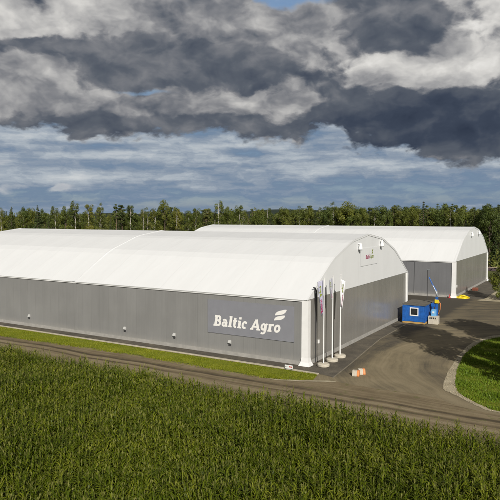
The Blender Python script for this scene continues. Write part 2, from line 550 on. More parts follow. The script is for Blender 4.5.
def track_mat():
    """earth track between the lawn strip and the maize: ruts along X"""
    m, t, b = new_mat('earth_track')
    co = t.node('ShaderNodeTexCoord').outputs['Object']
    s = t.sep(co)
    wob = t.m('MULTIPLY', t.m('SUBTRACT', t.noise(t.v('MULTIPLY', co, (0.05, 0.0, 0.0)), 1.0, 3, 0.5), 0.5), 3.0)
    y = t.m('ADD', s[1], wob)
    lines = t.noise(t.xyz(t.m('MULTIPLY', s[0], 0.06), t.m('MULTIPLY', y, 1.7), 0.0), 1.0, 7, 0.62)
    n1 = t.noise(co, 0.5, 6, 0.65)
    n2 = t.noise(co, 8.0, 5, 0.7)
    f = t.m('ADD', t.m('MULTIPLY', lines, 0.62), t.m('MULTIPLY', n1, 0.30))
    f = t.m('ADD', f, t.m('MULTIPLY', n2, 0.10))
    for yc, wd, a in ((-7.9, 0.30, -0.20), (-9.3, 0.22, -0.12), (-8.5, 0.4, 0.06), (-10.3, 0.5, 0.08), (-12.4, 0.35, -0.08), (-14.0, 0.8, 0.05)):
        k = t.rng(t.m('ABSOLUTE', t.m('SUBTRACT', y, yc)), wd * 0.4, wd * 1.5, a, 0.0)
        f = t.m('ADD', f, k)
    c = t.ramp(f, [(0.30, (0.075, 0.058, 0.036)), (0.44, (0.160, 0.124, 0.074)), (0.55, (0.22, 0.175, 0.107)), (0.72, (0.30, 0.25, 0.165))])
    # weeds creeping in
    w = t.m('MULTIPLY', t.rng(t.noise(co, 0.9, 6, 0.7), 0.56, 0.66), 0.55)
    c = t.mix(w, c, (0.10, 0.115, 0.03))
    return ground_out(m, t, b, c, t.m('ADD', t.m('MULTIPLY', lines, 1.5), n2), 0.06, 0.6)


def two_tone(name, a, bcol, c3, sc1, sc2, dist=0.04, rough=0.95):
    m, t, b = new_mat(name)
    co = t.node('ShaderNodeTexCoord').outputs['Object']
    n1 = t.noise(co, sc1, 6, 0.62); n2 = t.noise(co, sc2, 5, 0.7)
    f = t.m('ADD', t.m('MULTIPLY', n1, 0.6), t.m('MULTIPLY', n2, 0.4))
    c = t.ramp(f, [(0.34, a), (0.5, bcol), (0.66, c3)])
    return ground_out(m, t, b, c, n2, dist, 0.6, rough)


M = {}
M['membrane'] = membrane_mat('white_membrane', 'x')
M['membrane_end'] = membrane_mat('white_membrane_end', 'y')
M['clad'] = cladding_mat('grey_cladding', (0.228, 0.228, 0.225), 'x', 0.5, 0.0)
M['clad_dark'] = cladding_mat('darker_grey_cladding', (0.160, 0.163, 0.172), 'x', 0.55, 0.0)  # same sheeting as the near hall, in a darker grey
M['clad_end'] = cladding_mat('glossy_grey_panels', (0.375, 0.365, 0.345), 'y', 0.26, 0.42, pitch=0.5, panel=1.15, bump=0.05)
M['white'] = pmat('white_paint', (0.79, 0.795, 0.795), 0.45, var=0.04, scale=1.5)
M['vent'] = pmat('grey_white_hood', (0.50, 0.50, 0.49), 0.5, var=0.08)
M['plinth'] = pmat('plinth_concrete', (0.34, 0.33, 0.31), 0.85, var=0.15, scale=1.2, bump=0.3)
M['dark_metal'] = pmat('dark_metal', (0.055, 0.055, 0.058), 0.5, 0.2)
M['panel'] = pmat('blue_grey_sign_board', (0.228, 0.233, 0.262), 0.5, var=0.05, scale=0.8)
M['letter'] = pmat('white_lettering', (0.82, 0.81, 0.79), 0.5, var=0.02)
M['magenta'] = pmat('magenta_print', (0.34, 0.02, 0.10), 0.6, var=0.05)
M['green_print'] = pmat('green_print', (0.20, 0.25, 0.03), 0.6, var=0.05)
M['cloth_white'] = pmat('white_flag_cloth', (0.80, 0.80, 0.82), 0.8, var=0.05, bump=0.1)
M['cloth_lilac'] = pmat('lilac_flag_cloth', (0.43, 0.43, 0.54), 0.8, var=0.12, bump=0.1)
M['cloth_grey'] = pmat('grey_flag_cloth', (0.42, 0.43, 0.48), 0.8, var=0.10, bump=0.1)
M['concrete'] = pmat('pale_concrete', (0.52, 0.48, 0.40), 0.9, var=0.14, scale=2.5, bump=0.35)
M['drain'] = pmat('drain_stone', (0.185, 0.162, 0.12), 0.9, var=0.3, scale=0.8, bump=0.35)
M['kerb'] = pmat('kerb_stone', (0.46, 0.42, 0.33), 0.9, var=0.22, scale=1.3, bump=0.35)
M['blue'] = pmat('blue_container_paint', (0.012, 0.105, 0.40), 0.48, var=0.28, scale=1.7, bump=0.15, bscale=3)
M['blue_light'] = pmat('pale_blue_cabinet', (0.16, 0.42, 0.72), 0.5, var=0.08)
M['roof_felt'] = pmat('grey_roof_felt', (0.115, 0.105, 0.088), 0.95, var=0.25, scale=1.6, bump=0.3)
M['wood_base'] = pmat('yellowish_timber', (0.42, 0.27, 0.10), 0.8, var=0.2, scale=4)
M['glass'] = pmat('dark_glass', (0.02, 0.023, 0.025), 0.08, var=0.05)
M['yellow'] = pmat('yellow_plastic', (0.72, 0.56, 0.015), 0.5, var=0.12, scale=4)
M['orange'] = pmat('orange_paint', (0.72, 0.25, 0.08), 0.55, var=0.08)
M['red'] = pmat('red_paint', (0.45, 0.035, 0.035), 0.5, var=0.1)
M['brown_red'] = pmat('rust_red_stack', (0.26, 0.085, 0.05), 0.8, var=0.25, scale=4, bump=0.3)
M['grey_steel'] = pmat('grey_steel', (0.30, 0.32, 0.34), 0.4, 0.6)
M['fence_wood'] = pmat('dark_fence_boards', (0.075, 0.055, 0.06), 0.85, var=0.25, scale=3)
M['fence_rail'] = pmat('pale_fence_rail', (0.36, 0.30, 0.21), 0.85, var=0.2, scale=3)
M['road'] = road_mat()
M['track'] = track_mat()
M['apron'] = two_tone('dark_asphalt_apron', (0.062, 0.056, 0.047), (0.100, 0.089, 0.072), (0.165, 0.143, 0.110), 0.45, 7.0)
M['lawn'] = two_tone('lawn_ground', (0.105, 0.115, 0.010), (0.155, 0.180, 0.012), (0.20, 0.20, 0.025), 0.6, 6.0, 0.08)
M['soil'] = two_tone('field_soil', (0.035, 0.028, 0.018), (0.060, 0.048, 0.030), (0.090, 0.075, 0.045), 0.7, 5.0, 0.08)
M['gravel'] = two_tone('pale_gravel', (0.25, 0.215, 0.145), (0.39, 0.34, 0.24), (0.50, 0.445, 0.325), 0.9, 14.0, 0.05)
M['land'] = two_tone('rough_meadow', (0.050, 0.062, 0.018), (0.085, 0.098, 0.026), (0.13, 0.125, 0.045), 0.05, 1.2, 0.1)
M['hill'] = two_tone('far_wooded_hill', (0.012, 0.020, 0.014), (0.020, 0.032, 0.022), (0.03, 0.045, 0.028), 0.01, 0.08, 1.0)
M['maize_leaf'] = leaf_mat('maize_leaf', (0.046, 0.073, 0.003), (0.096, 0.128, 0.005), (0.24, 0.255, 0.025), 0.45, 0.18, 0.35, 0.22)
M['maize_stalk'] = leaf_mat('maize_stalk', (0.05, 0.07, 0.01), (0.08, 0.10, 0.015), (0.12, 0.14, 0.03), 0.8, 0.0, 1.0, 0.1)
M['maize_tassel'] = leaf_mat('maize_tassel', (0.12, 0.125, 0.025), (0.165, 0.17, 0.035), (0.22, 0.215, 0.06), 0.8, 0.0, 1.0)
M['grass'] = leaf_mat('lawn_blades', (0.125, 0.160, 0.005), (0.195, 0.225, 0.007), (0.30, 0.30, 0.03), 0.6, 0.25, 0.5)
M['grass_rich'] = leaf_mat('island_blades', (0.075, 0.125, 0.005), (0.120, 0.195, 0.007), (0.20, 0.255, 0.02), 0.6, 0.2, 0.5)
M['leaf_birch'] = leaf_mat('birch_leaves', (0.098, 0.121, 0.021), (0.167, 0.190, 0.034), (0.253, 0.265, 0.063), 0.6, 0.25, 0.12, tint=True)
M['leaf_broad'] = leaf_mat('broadleaf_leaves', (0.075, 0.104, 0.017), (0.137, 0.169, 0.029), (0.227, 0.254, 0.052), 0.6, 0.25, 0.12, tint=True)
M['leaf_spruce'] = leaf_mat('spruce_needles', (0.039, 0.060, 0.017), (0.072, 0.099, 0.026), (0.117, 0.143, 0.039), 0.7, 0.10, 0.12, tint=True)
M['leaf_pine'] = leaf_mat('pine_needles', (0.060, 0.079, 0.019), (0.096, 0.118, 0.031), (0.150, 0.168, 0.048), 0.7, 0.12, 0.12, tint=True)
M['bark'] = pmat('brown_bark', (0.090, 0.068, 0.048), 0.9, var=0.3, scale=3)
M['bark_pine'] = pmat('pine_bark', (0.16, 0.115, 0.08), 0.9, var=0.3, scale=2)


def birch_bark():
    m, t, b = new_mat('birch_bark')
    co = t.node('ShaderNodeTexCoord').outputs['Object']
    n = t.noise(t.v('MULTIPLY', co, (3, 3, 2.2)), 1.0, 5, 0.7)
    c = t.ramp(n, [(0.40, (0.06, 0.055, 0.05)), (0.5, (0.48, 0.45, 0.40)), (0.7, (0.62, 0.59, 0.53))])
    t.l.new(c, b.inputs['Base Color']); b.inputs['Roughness'].default_value = 0.8
    return m


M['bark_birch'] = birch_bark()


# ------------------------------------------------------------------ ground sheets
def sheet(name, poly, z, m, step=None):
    mb = MB()
    mb.add([(x, y, z) for x, y in poly], [tuple(range(len(poly)))])
    o = mb.build(name, m)
    if o.data.polygons[0].normal.z < 0: o.data.flip_normals()
    return tag(o, kind='structure')


def smooth_poly(pts, n=6, closed=False):
    """Catmull-Rom through pts"""
    out = []
    N = len(pts)
    rngi = range(N if closed else N - 1)
    for i in rngi:
        p = [pts[(i + k) % N] if closed else pts[min(max(i + k, 0), N - 1)] for k in (-1, 0, 1, 2)]
        for k in range(n):
            s = k / n
            out.append(tuple(0.5 * ((2 * p[1][j]) + (-p[0][j] + p[2][j]) * s + (2 * p[0][j] - 5 * p[1][j] + 4 * p[2][j] - p[3][j]) * s * s +
                                    (-p[0][j] + 3 * p[1][j] - 3 * p[2][j] + p[3][j]) * s ** 3) for j in (0, 1)))
    if not closed: out.append(tuple(pts[-1]))
    return out


def ragged(pts, amp, seed):
    r = random.Random(seed)
    return [(x + r.uniform(-amp, amp), y + r.uniform(-amp, amp)) for x, y in pts]


R = 5200
sheet('ground', [(R * math.cos(k * math.pi / 24), R * math.sin(k * math.pi / 24)) for k in range(48)], 0.0, M['land'])
sheet('field_soil', [(-150, -16.2), (120, -16.2), (120, -120), (-150, -120)], 0.004, M['soil'])
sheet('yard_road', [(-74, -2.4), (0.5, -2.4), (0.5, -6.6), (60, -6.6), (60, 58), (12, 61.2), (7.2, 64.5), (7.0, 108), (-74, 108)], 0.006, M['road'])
# earth track along the maize (its own sheet, joins the yard)
sheet('track', ragged(smooth_poly([(-150, -6.6), (-60, -6.7), (-42, -6.7), (-25, -5.6), (-10, -5.9), (-1.1, -6.2), (3.5, -4.6), (5.2, -4.0), (9, -4.2), (14, -4.0), (22, -6.4), (60, -6.9), (120, -7)], 8), 0.10, 4)
      + [(120, -16.2), (-150, -16.2)], 0.011, M['track'])
# lawn strip
lawn_lo = ragged(smooth_poly([(-150, -6.4), (-60, -6.5), (-42, -6.45), (-25, -5.4), (-10, -5.75), (-1.1, -6.0), (2.3, -4.85), (2.75, -4.5)], 8), 0.10, 9)
lawn_hi = [(2.45, -2.8), (2.25, -2.56), (-150, -2.28)]
lawn_poly = lawn_lo + lawn_hi
sheet('lawn', lawn_poly, 0.016, M['lawn'])
# asphalt aprons round the halls
sheet('apron', [(-74, 0.0), (0.0, 0.0), (0.0, 37.5), (2.1, 37.5), (2.05, 17.6), (3.55, 3.2), (4.15, -2.7), (2.9, -2.3), (-74, -2.05)], 0.020, M['apron'])
sheet('apron', [(1.9, 62.0), (7.0, 63.4), (7.2, 72), (6.4, 100), (1.9, 101)], 0.018, M['apron'])
# sand verge beside the far apron
sheet('sand', smooth_poly([(6.2, 61.6), (8.8, 61.4), (12.5, 62.4), (13.5, 65.5), (10, 67.0), (8.5, 72), (7.4, 78), (7.2, 70), (7.15, 64.4)], 5, True), 0.022, M['gravel'])

# grass island with its gravel shoulder
isl_out = smooth_poly([(60, 33.5), (34, 33.0), (20, 31.0), (15.0, 28.2), (13.2, 24.0), (12.75, 19.5), (12.8, 14.5), (13.2, 8.0), (13.75, 2.9), (14.45, -1.0), (15.2, -1.9), (16.6, -3.3), (18.2, -4.8), (20.0, -5.6), (28, -6.4), (60, -6.5)], 6)
isl_in = smooth_poly([(60, 32.2), (34, 31.6), (20.5, 29.6), (16.0, 27.0), (14.0, 23.3), (13.5, 18.6), (13.4, 13.4), (13.95, 7.7), (14.75, 2.75), (15.35, 0.0), (16.0, -1.7), (17.2, -3.15), (18.6, -4.5), (20.3, -5.3), (28, -6.1), (60, -6.2)], 6)
sheet('gravel_shoulder', ragged(isl_out, 0.05, 2), 0.024, M['gravel'])
sheet('grass_island', ragged(isl_in, 0.10, 3), 0.030, M['lawn'])

# kerb lines
def kerb_line(name, pts, w, z0, z1, label, mat='kerb'):
    mb = MB()
    L = []
    for i, p in enumerate(pts):
        a = Vector(pts[max(i - 1, 0)]); b = Vector(pts[min(i + 1, len(pts) - 1)])
        d = (b - a).normalized(); nrm = Vector((-d.y, d.x))
        q = Vector(p)
        L.append((q + nrm * w / 2, q - nrm * w / 2))
    vs = []
    for a, b in L:
        vs += [(a.x, a.y, z0), (a.x, a.y, z1), (b.x, b.y, z1), (b.x, b.y, z0)]
    fs = []
    for i in range(len(pts) - 1):
        for k in range(3):
            fs.append((i * 4 + k, i * 4 + k + 1, i * 4 + 5 + k, i * 4 + 4 + k))
    e = (len(pts) - 1) * 4
    fs += [(0, 1, 2, 3), (e + 3, e + 2, e + 1, e)]
    mb.add(vs, fs)
    o = mb.build(name, M[mat])
    return tag(o, label, kind='structure')


kerb_line('kerb', [(-74 + 4 * k, -2.16 + 0.03 * math.sin(k)) for k in range(19)] + [(2.4, -2.42)], 0.24, -0.1, 0.12, 'pale stone kerb between asphalt and lawn')
kerb_line('kerb', [(4.2, -2.9), (3.65, 3.2), (2.9, 10.0), (2.14, 17.6), (2.0, 29.0)], 0.12, -0.1, 0.05, 'thin pale kerb beside the gable wall', 'drain')
# pale sand lip where lawn, track and yard meet
sheet('sand_edge', ragged([(-1.6, -6.35), (-0.4, -6.2), (1.2, -5.55), (2.8, -4.85), (4.2, -4.1), (5.0, -3.9), (5.0, -4.25), (4.2, -4.55), (2.8, -5.3), (1.2, -5.95), (-0.4, -6.5)], 0.05, 6), 0.026, M['gravel'])

# far hills
def hills():
    xs = np.linspace(-0.9, 0.9, 90)
    V = []; F = []
    for i, a in enumerate(xs):
        h = 26 + 9 * math.sin(a * 7 + 1) + 5 * math.sin(a * 19) + 2 * math.sin(a * 47)
        for D, z in ((1500, -1), (1750, h * 0.8), (2100, h), (2600, -1)):
            p = FWD * (D * math.cos(a)) + RIGHT * (D * math.sin(a)) + CAM
            V.append((p.x, p.y, z))
    for i in range(len(xs) - 1):
        for k in range(3):
            F.append((i * 4 + k, i * 4 + 4 + k, i * 4 + 5 + k, i * 4 + k + 1))
    me = mesh_np('hills', np.array(V), [np.array(F)], [M['hill']], smooth=True)
    tag(link_mesh('hills', me), kind='structure')


hills()

# ------------------------------------------------------------------ the two arched halls
W, HE = 36.71, 7.13
PROF = [(0, 7.13), (6.0, 10.52), (7.2, 11.08), (11.9, 12.60), (13.1, 12.88), (W / 2, 13.52)]
PROF = PROF + [(W - a, b) for a, b in reversed(PROF[:-1])]
LEN = 70.0


def offset_prof(dn):
    out = []
    for i, p in enumerate(PROF):
        a = Vector(PROF[max(i - 1, 0)]); b = Vector(PROF[min(i + 1, len(PROF) - 1)])
        d = (b - a).normalized(); n = Vector((-d.y, d.x))
        q = Vector(p) + n * dn
        out.append((q.x, q.y))
    return out


def make_hall(loc, label, wall_mat, detail):
    t = thing('storage_hall', label, 'hall', loc)
    # long walls and end walls of sheeting
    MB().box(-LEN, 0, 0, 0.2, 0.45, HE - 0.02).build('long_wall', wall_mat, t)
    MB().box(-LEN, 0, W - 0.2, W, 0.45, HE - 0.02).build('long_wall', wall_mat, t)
    MB().box(-0.2, 0.0, 0.202, W - 0.202, 0.45, HE - 0.02).build('end_wall', M['clad_end'], t)
    MB().box(-LEN, -LEN + 0.2, 0.202, W - 0.202, 0.45, HE - 0.02).build('end_wall', M['clad_end'], t)
    pl = MB()
    pl.box(-LEN - 0.06, 0.06, -0.06, 0.25, -0.1, 0.448); pl.box(-LEN - 0.06, 0.06, W - 0.25, W + 0.06, -0.1, 0.448)
    pl.box(-0.25, 0.06, 0.252, W - 0.252, -0.1, 0.448); pl.box(-LEN - 0.06, -LEN + 0.25, 0.252, W - 0.252, -0.1, 0.448)
    pl.build('plinth', M['plinth'], t)
    # fabric gables
    g_in = offset_prof(-0.06)
    for x0, x1 in ((-0.14, 0.04), (-LEN - 0.04, -LEN + 0.14)):
        mb = MB(); mb.prism([(0.03, HE - 0.015)] + [p for p in g_in if p[1] > HE][0:] + [(W - 0.03, HE - 0.015)], x0, x1)
        mb.build('gable', M['membrane_end'], t)
    # roof shell
    top, bot = offset_prof(0.14), offset_prof(-0.055)
    top[0] = (-0.20, HE - 0.02); top[-1] = (W + 0.20, HE - 0.02)
    bot[0] = (-0.16, HE - 0.10); bot[-1] = (W + 0.16, HE - 0.10)
    mb = MB()
    n = len(top); NX = 28
    vs = []
    xs = [-LEN - 0.10 + (LEN + 0.20) * i / NX for i in range(NX + 1)]
    for x in xs:
        vs += [(x, a, b) for a, b in top] + [(x, a, b) for a, b in bot]
    fs = []
    for i in range(NX):
        o = i * 2 * n; p = o + 2 * n
        for k in range(n - 1):
            fs.append((o + k, o + k + 1, p + k + 1, p + k))
            fs.append((o + n + k, p + n + k, p + n + k + 1, o + n + k + 1))
        for k in (0, n - 1):
            fs.append((o + k, p + k, p + n + k, o + n + k))
    for o in (0, NX * 2 * n):
        for k in range(n - 1): fs.append((o + k, o + k + 1, o + n + k + 1, o + n + k))
    mb.add(vs, fs)
    mb.build('roof', M['membrane'], t)
    # welded joint between the two building halves, rim strips at the gables
    for nm, xa, xb, d0, d1 in (('roof_joint', -35.25, -34.80, 0.143, 0.20), ('roof_rim', -0.25, 0.12, 0.143, 0.17), ('roof_rim', -LEN - 0.12, -LEN + 0.25, 0.143, 0.17)):
        a, b = offset_prof(d0), offset_prof(d1)
        a[0] = (-0.225, HE); b[0] = (-0.26, HE); a[-1] = (W + 0.225, HE); b[-1] = (W + 0.26, HE)
        MB().prism(a + b[::-1], xa, xb).build(nm, M['membrane'], t)
    # flashing under the eaves
    MB().box(-LEN, 0, -0.12, -0.005, HE - 0.22, HE - 0.11).build('eave_flashing', M['white'], t)
    MB().box(-LEN, 0, W + 0.005, W + 0.12, HE - 0.22, HE - 0.11).build('eave_flashing', M['white'], t)
    # white covers over the corner columns, splayed at the foot
    for cx0, cx1 in ((-0.62, 0.16), (-LEN - 0.16, -LEN + 0.62)):
        for cy0, cy1, wide in ((-0.13, 0.5, True), (W - 0.5, W + 0.13, False)):
            mb = MB()
            mb.box(cx0, cx1, cy0, cy1, 0.9, HE - 0.12)
            e = 0.28
            vs = [(cx0 - e, cy0 - e, -0.05), (cx1 + e, cy0 - e, -0.05), (cx1 + e, cy1 + e, -0.05), (cx0 - e, cy1 + e, -0.05),
                  (cx0, cy0, 0.9), (cx1, cy0, 0.9), (cx1, cy1, 0.9), (cx0, cy1, 0.9)]
            vm = [(x * 0.25 + X * 0.75, y * 0.25 + Y * 0.75, 0.42) for (x, y, _), (X, Y, _) in zip(vs[:4], vs[4:])]
            vs = vs[:4] + vm + vs[4:]
            fs = [(k + o, (k + 1) % 4 + o, (k + 1) % 4 + 4 + o, k + 4 + o) for o in (0, 4) for k in range(4)]
            mb.add(vs, fs)
            mb.build('corner_cover', M['white'], t)
    # double column at mid length
    MB().box(-35.32, -34.72, -0.075, -0.004, 0.46, HE - 0.25).build('wall_joint', wall_mat, t)
    # small hooded vents low on the long wall
    for x in (-9.81, -17.89, -25.97, -44.54, -61.0):
        v = MB(); v.box(x - 0.17, x + 0.17, -0.07, -0.004, 1.34, 1.74)
        v.prism([(-0.072, 1.42), (-0.072, 1.74), (-0.17, 1.56), (-0.21, 1.42)], x - 0.18, x + 0.18)
        vo = v.build('wall_vent', M['vent'], t)
        MB().box(x - 0.15, x + 0.15, -0.09, -0.006, 1.10, 1.33).build('vent_shadow', M['dark_metal'], vo)  # dark box under the hood, standing for its shadow
    # two hooded lamps under the ridge
    for y, z in ((14.8, 12.2), (23.2, 12.25)):
        lm = MB(); lm.lathe([(0.07, 0.42), (0.10, 0.40), (0.16, 0.18), (0.25, -0.2), (0.27, -0.42)], 16, (0.36, y, z))
        lm.box(0.045, 0.30, y - 0.05, y + 0.05, z + 0.28, z + 0.38)
        lo = lm.build('gable_lamp', M['white'], t, smooth=False)
        MB().lathe([(0.22, -0.5), (0.22, -0.43)], 16, (0.36, y, z)).build('lens', M['dark_metal'], lo)
    if detail:
        MB().tube([(0.24, 0.95, 8.35), (0.26, 1.3, 8.30), (0.22, 1.75, 7.9), (0.14, 1.9, 7.55), (0.12, 1.92, 4.0), (0.12, 1.92, 0.1)],
                  [0.06, 0.07, 0.09, 0.10, 0.09, 0.06], 8).build('drainpipe', M['dark_metal'], t)
        MB().box(0.004, 0.12, 2.7, 2.95, 1.95, 2.35).build('wall_light', M['white'], t, bevel=0.02)
    else:
        MB().box(0.004, 0.12, 1.5, 1.7, 1.9, 2.4).build('wall_light', M['white'], t, bevel=0.02)
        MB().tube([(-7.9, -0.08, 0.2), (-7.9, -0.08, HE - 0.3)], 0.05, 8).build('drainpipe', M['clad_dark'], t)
    return t


hall_a = make_hall((0, 0, 0), 'long white arched hall with grey walls in front, lettered board on its side', M['clad'], True)
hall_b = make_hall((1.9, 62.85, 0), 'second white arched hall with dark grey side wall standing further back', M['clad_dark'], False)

# ------------------------------------------------------------------ lettering
def arc(cx, cy, rx, ry, a0, a1, n=10):
    return [(cx + rx * math.cos(math.radians(a0 + (a1 - a0) * k / n)), cy + ry * math.sin(math.radians(a0 + (a1 - a0) * k / n))) for k in range(n + 1)]


S = 0.235  # stem
H_ = 0.17  # slab
GLYPH = {
    'B': (0.80, [([(0.20, 0.0), (0.20, 1.0)], S), ([(0.0, 0.93), (0.42, 0.93)], H_), ([(0.0, 0.07), (0.44, 0.07)], H_), ([(0.2, 0.52), (0.44, 0.52)], H_),
                 (arc(0.42, 0.725, 0.19, 0.205, 90, -90), 0.19), (arc(0.44, 0.295, 0.225, 0.225, 90, -90), 0.20)]),
    'a': (0.66, [(arc(0.26, 0.235, 0.165, 0.165, 0, 360, 18), 0.17), ([(0.46, 0.06), (0.46, 0.46)], S), (arc(0.27, 0.46, 0.19, 0.195, 0, 145, 10), 0.16), ([(0.42, 0.065), (0.64, 0.065)], 0.13)]),
    'l': (0.40, [([(0.20, 0.0), (0.20, 1.06)], S), ([(0.02, 0.99), (0.2, 0.99)], 0.14), ([(0.01, 0.065), (0.40, 0.065)], 0.13)]),
    't': (0.48, [([(0.20, 0.2), (0.20, 0.94)], S), ([(0.0, 0.645), (0.44, 0.645)], 0.14), (arc(0.335, 0.22, 0.135, 0.145, 180, 300, 8), 0.17)]),
    'i': (0.40, [([(0.20, 0.0), (0.20, 0.71)], S), ([(0.02, 0.645), (0.2, 0.645)], 0.13), ([(0.01, 0.065), (0.40, 0.065)], 0.13), ([(0.20, 0.83), (0.20, 1.04)], 0.22)]),
    'c': (0.58, [(arc(0.29, 0.355, 0.195, 0.275, 48, 312, 18), 0.18), ([(0.43, 0.46), (0.43, 0.64)], 0.14)]),
    'A': (0.92, [([(0.10, 0.04), (0.44, 0.98)], 0.18), ([(0.44, 0.98), (0.76, 0.04)], 0.21), ([(0.22, 0.30), (0.66, 0.30)], 0.14), ([(-0.05, 0.065), (0.28, 0.065)], 0.13), ([(0.56, 0.065), (0.95, 0.065)], 0.13)]),
    'g': (0.66, [(arc(0.26, 0.38, 0.175, 0.245, 0, 360, 18), 0.17), ([(0.47, -0.05), (0.47, 0.66)], S), (arc(0.27, -0.06, 0.20, 0.17, 0, -140, 10), 0.16), ([(0.45, 0.645), (0.66, 0.645)], 0.13)]),
    'r': (0.56, [([(0.20, 0.0), (0.20, 0.71)], S), ([(0.02, 0.645), (0.2, 0.645)], 0.13), ([(0.01, 0.065), (0.42, 0.065)], 0.13), (arc(0.42, 0.40, 0.20, 0.25, 170, 75, 8), 0.17), ([(0.46, 0.53), (0.46, 0.72)], 0.15)]),
    'o': (0.64, [(arc(0.31, 0.355, 0.205, 0.275, 0, 360, 20), 0.19)]),
    ' ': (0.30, []),
}


def text_strips(txt, shear=0.18):
    """list of quads strips (2D polygons) and total width"""
    x = 0.0
    polys = []
    for ch in txt:
        adv, strokes = GLYPH[ch]
        for k, (pts, w) in enumerate(strokes):
            pts = [Vector(p) for p in pts]
            closed = (pts[0] - pts[-1]).length < 1e-4
            Ls, Rs = [], []
            for i, p in enumerate(pts):
                if closed:
                    a = pts[i - 1] if i > 0 else pts[-2]
                    b = pts[i + 1] if i < len(pts) - 1 else pts[1]
                else:
                    a = pts[max(i - 1, 0)]; b = pts[min(i + 1, len(pts) - 1)]
                d = (b - a).normalized(); nn = Vector((-d.y, d.x)) * (w / 2)
                nn = nn * 1.1
                Ls.append(p + nn); Rs.append(p - nn)
            for i in range(len(pts) - 1):
                q = [Ls[i], Ls[i + 1], Rs[i + 1], Rs[i]]
                polys.append(([(x + v.x + shear * v.y, v.y) for v in q], k))
        x += adv + 0.035
    return polys, x


def leaf_shapes():
    up = smooth_poly([(0.0, 0.02), (0.10, 0.24), (0.32, 0.38), (0.72, 0.50), (0.66, 0.28), (0.46, 0.12), (0.20, 0.06)], 4, True)
    lo = smooth_poly([(-0.06, -0.36), (0.04, -0.14), (0.26, -0.02), (0.64, 0.06), (0.56, -0.14), (0.36, -0.28), (0.12, -0.33)], 4, True)
    return up, lo


def put_text(mb, txt, place, shear=0.18):
    polys, w = text_strips(txt, shear)
    for q, k in polys:
        mb.add([place(a, b, 0.0015 * k) for a, b in q], [(0, 1, 2, 3)])
    return w


# big board on the long wall
sign = thing('sign_board', 'blue-grey board with large white name lettering on the long side wall', 'sign', (-7.2, -0.03, 4.35))
MB().box(-5.67, 5.67, -0.05, 0.0, -1.95, 1.95).build('board', M['panel'], sign)
mb = MB()
_, tw = text_strips('Baltic Agro')
k_ = 8.85 / tw
hcap = 1.22
put_text(mb, 'Baltic Agro', lambda a, b, dz: (-4.85 + a * k_, -0.058 - dz, -1.08 + b * hcap))
mb.build('lettering', M['letter'], sign, recalc=False)
mb = MB()
for sh in leaf_shapes():
    mb.add([(3.32 + a * 1.95, -0.058, 0.78 + b * 1.5) for a, b in sh], [tuple(range(len(sh)))])
mb.build('emblem', M['letter'], sign, recalc=False)

# banner high on the fabric gable
ban = thing('banner', 'white square banner with small red and green logo high on the gable', 'banner', (0.075, 18.8, 10.7))
MB().box(0.0, 0.02, -3.2, 3.2, -1.15, 1.15).build('cloth', M['membrane_end'], ban)
def gable_text(y0, z0, kx, kz): return lambda a, b, dz: (0.028 + dz, y0 + a * kx, z0 + b * kz)
_, w1_ = text_strips('Baltic'); _, w2_ = text_strips(' Agro')
mb = MB(); put_text(mb, 'Baltic', gable_text(-1.4, -0.30, 0.45, 0.52)); mb.build('red_lettering', M['magenta'], ban, recalc=False)
mb = MB(); put_text(mb, 'Agro', gable_text(-1.4 + w1_ * 0.45 + 0.12, -0.30, 0.45, 0.52)); mb.build('green_lettering', M['green_print'], ban, recalc=False)
mb = MB()
for sh in leaf_shapes(): mb.add([(0.028, 0.95 + a * 0.7, 0.52 + b * 0.8) for a, b in sh], [tuple(range(len(sh)))])
mb.build('emblem', M['green_print'], ban, recalc=False)

# ------------------------------------------------------------------ flag poles with limp flags
def flag_mesh_fn(width, drop, side, seed, twist):
    r = random.Random(seed)
    ph = r.uniform(0, 6)
    def P(s, q):       # s 0 (pole) .. 1 (free edge), q 0 (top) .. 1 (bottom)
        wq = width * (1.0 - 0.72 * q ** 1.3)
        fold = 0.16 * math.sin(s * 7.5 + ph + q * 1.2) * (0.35 + 0.65 * q) + 0.05 * math.sin(s * 15 + q * 5)
        x = math.cos(twist) * s * wq - math.sin(twist) * fold
        y = math.sin(twist) * s * wq + math.cos(twist) * fold
        z = -q * drop - 0.55 * s * (0.35 + 0.4 * q)
        return Vector((side * x, side * y, z))
    return P


def make_flag(loc, ztop, width, drop, side, seed, twist, cloth, label, cmat_text):
    P = flag_mesh_fn(width, drop, side, seed, twist)
    o = thing('flag', label, 'flag', (loc[0], loc[1], ztop), 0, 'flags in front of the gable')
    NS, NQ = 14, 24
    V = np.array([P(i / NS, j / NQ) + Vector((0.07 * side * math.cos(twist), 0.07 * side * math.sin(twist), 0)) for j in range(NQ + 1) for i in range(NS + 1)])
    F = np.array([(j * (NS + 1) + i, j * (NS + 1) + i + 1, (j + 1) * (NS + 1) + i + 1, (j + 1) * (NS + 1) + i) for j in range(NQ) for i in range(NS)])
    co = link_mesh('cloth', mesh_np('flag_cloth', V, [F], [cloth], smooth=True), o)
    sd = co.modifiers.new('thick', 'SOLIDIFY'); sd.thickness = 0.012
    # name printed up the flag, following the folds, on both faces
    def lay(txt, q0, q1, name, mat):
        _, w = text_strips(txt, 0.0)
        mb = MB()
        for sgn in (1, -1):
            def place(a, b, dz):
                q = q0 + (q1 - q0) * a / w
                s = 0.30 + 0.42 * (1 - b if sgn > 0 else b)
                e = 0.01
                p = P(s, q); ds = P(s + e, q) - P(s - e, q); dq = P(s, q + e) - P(s, q - e)
                n = ds.cross(dq).normalized() * sgn
                return p + Vector((0.07 * side * math.cos(twist), 0.07 * side * math.sin(twist), 0)) + n * (0.02 + dz)
            put_text(mb, txt, place, 0.0)
        mb.build(name, mat, o, recalc=False)
    lay('Baltic', 0.93, 0.52, 'red_lettering', cmat_text)
    lay('Agro', 0.46, 0.14, 'green_lettering', M['green_print'])
    return o


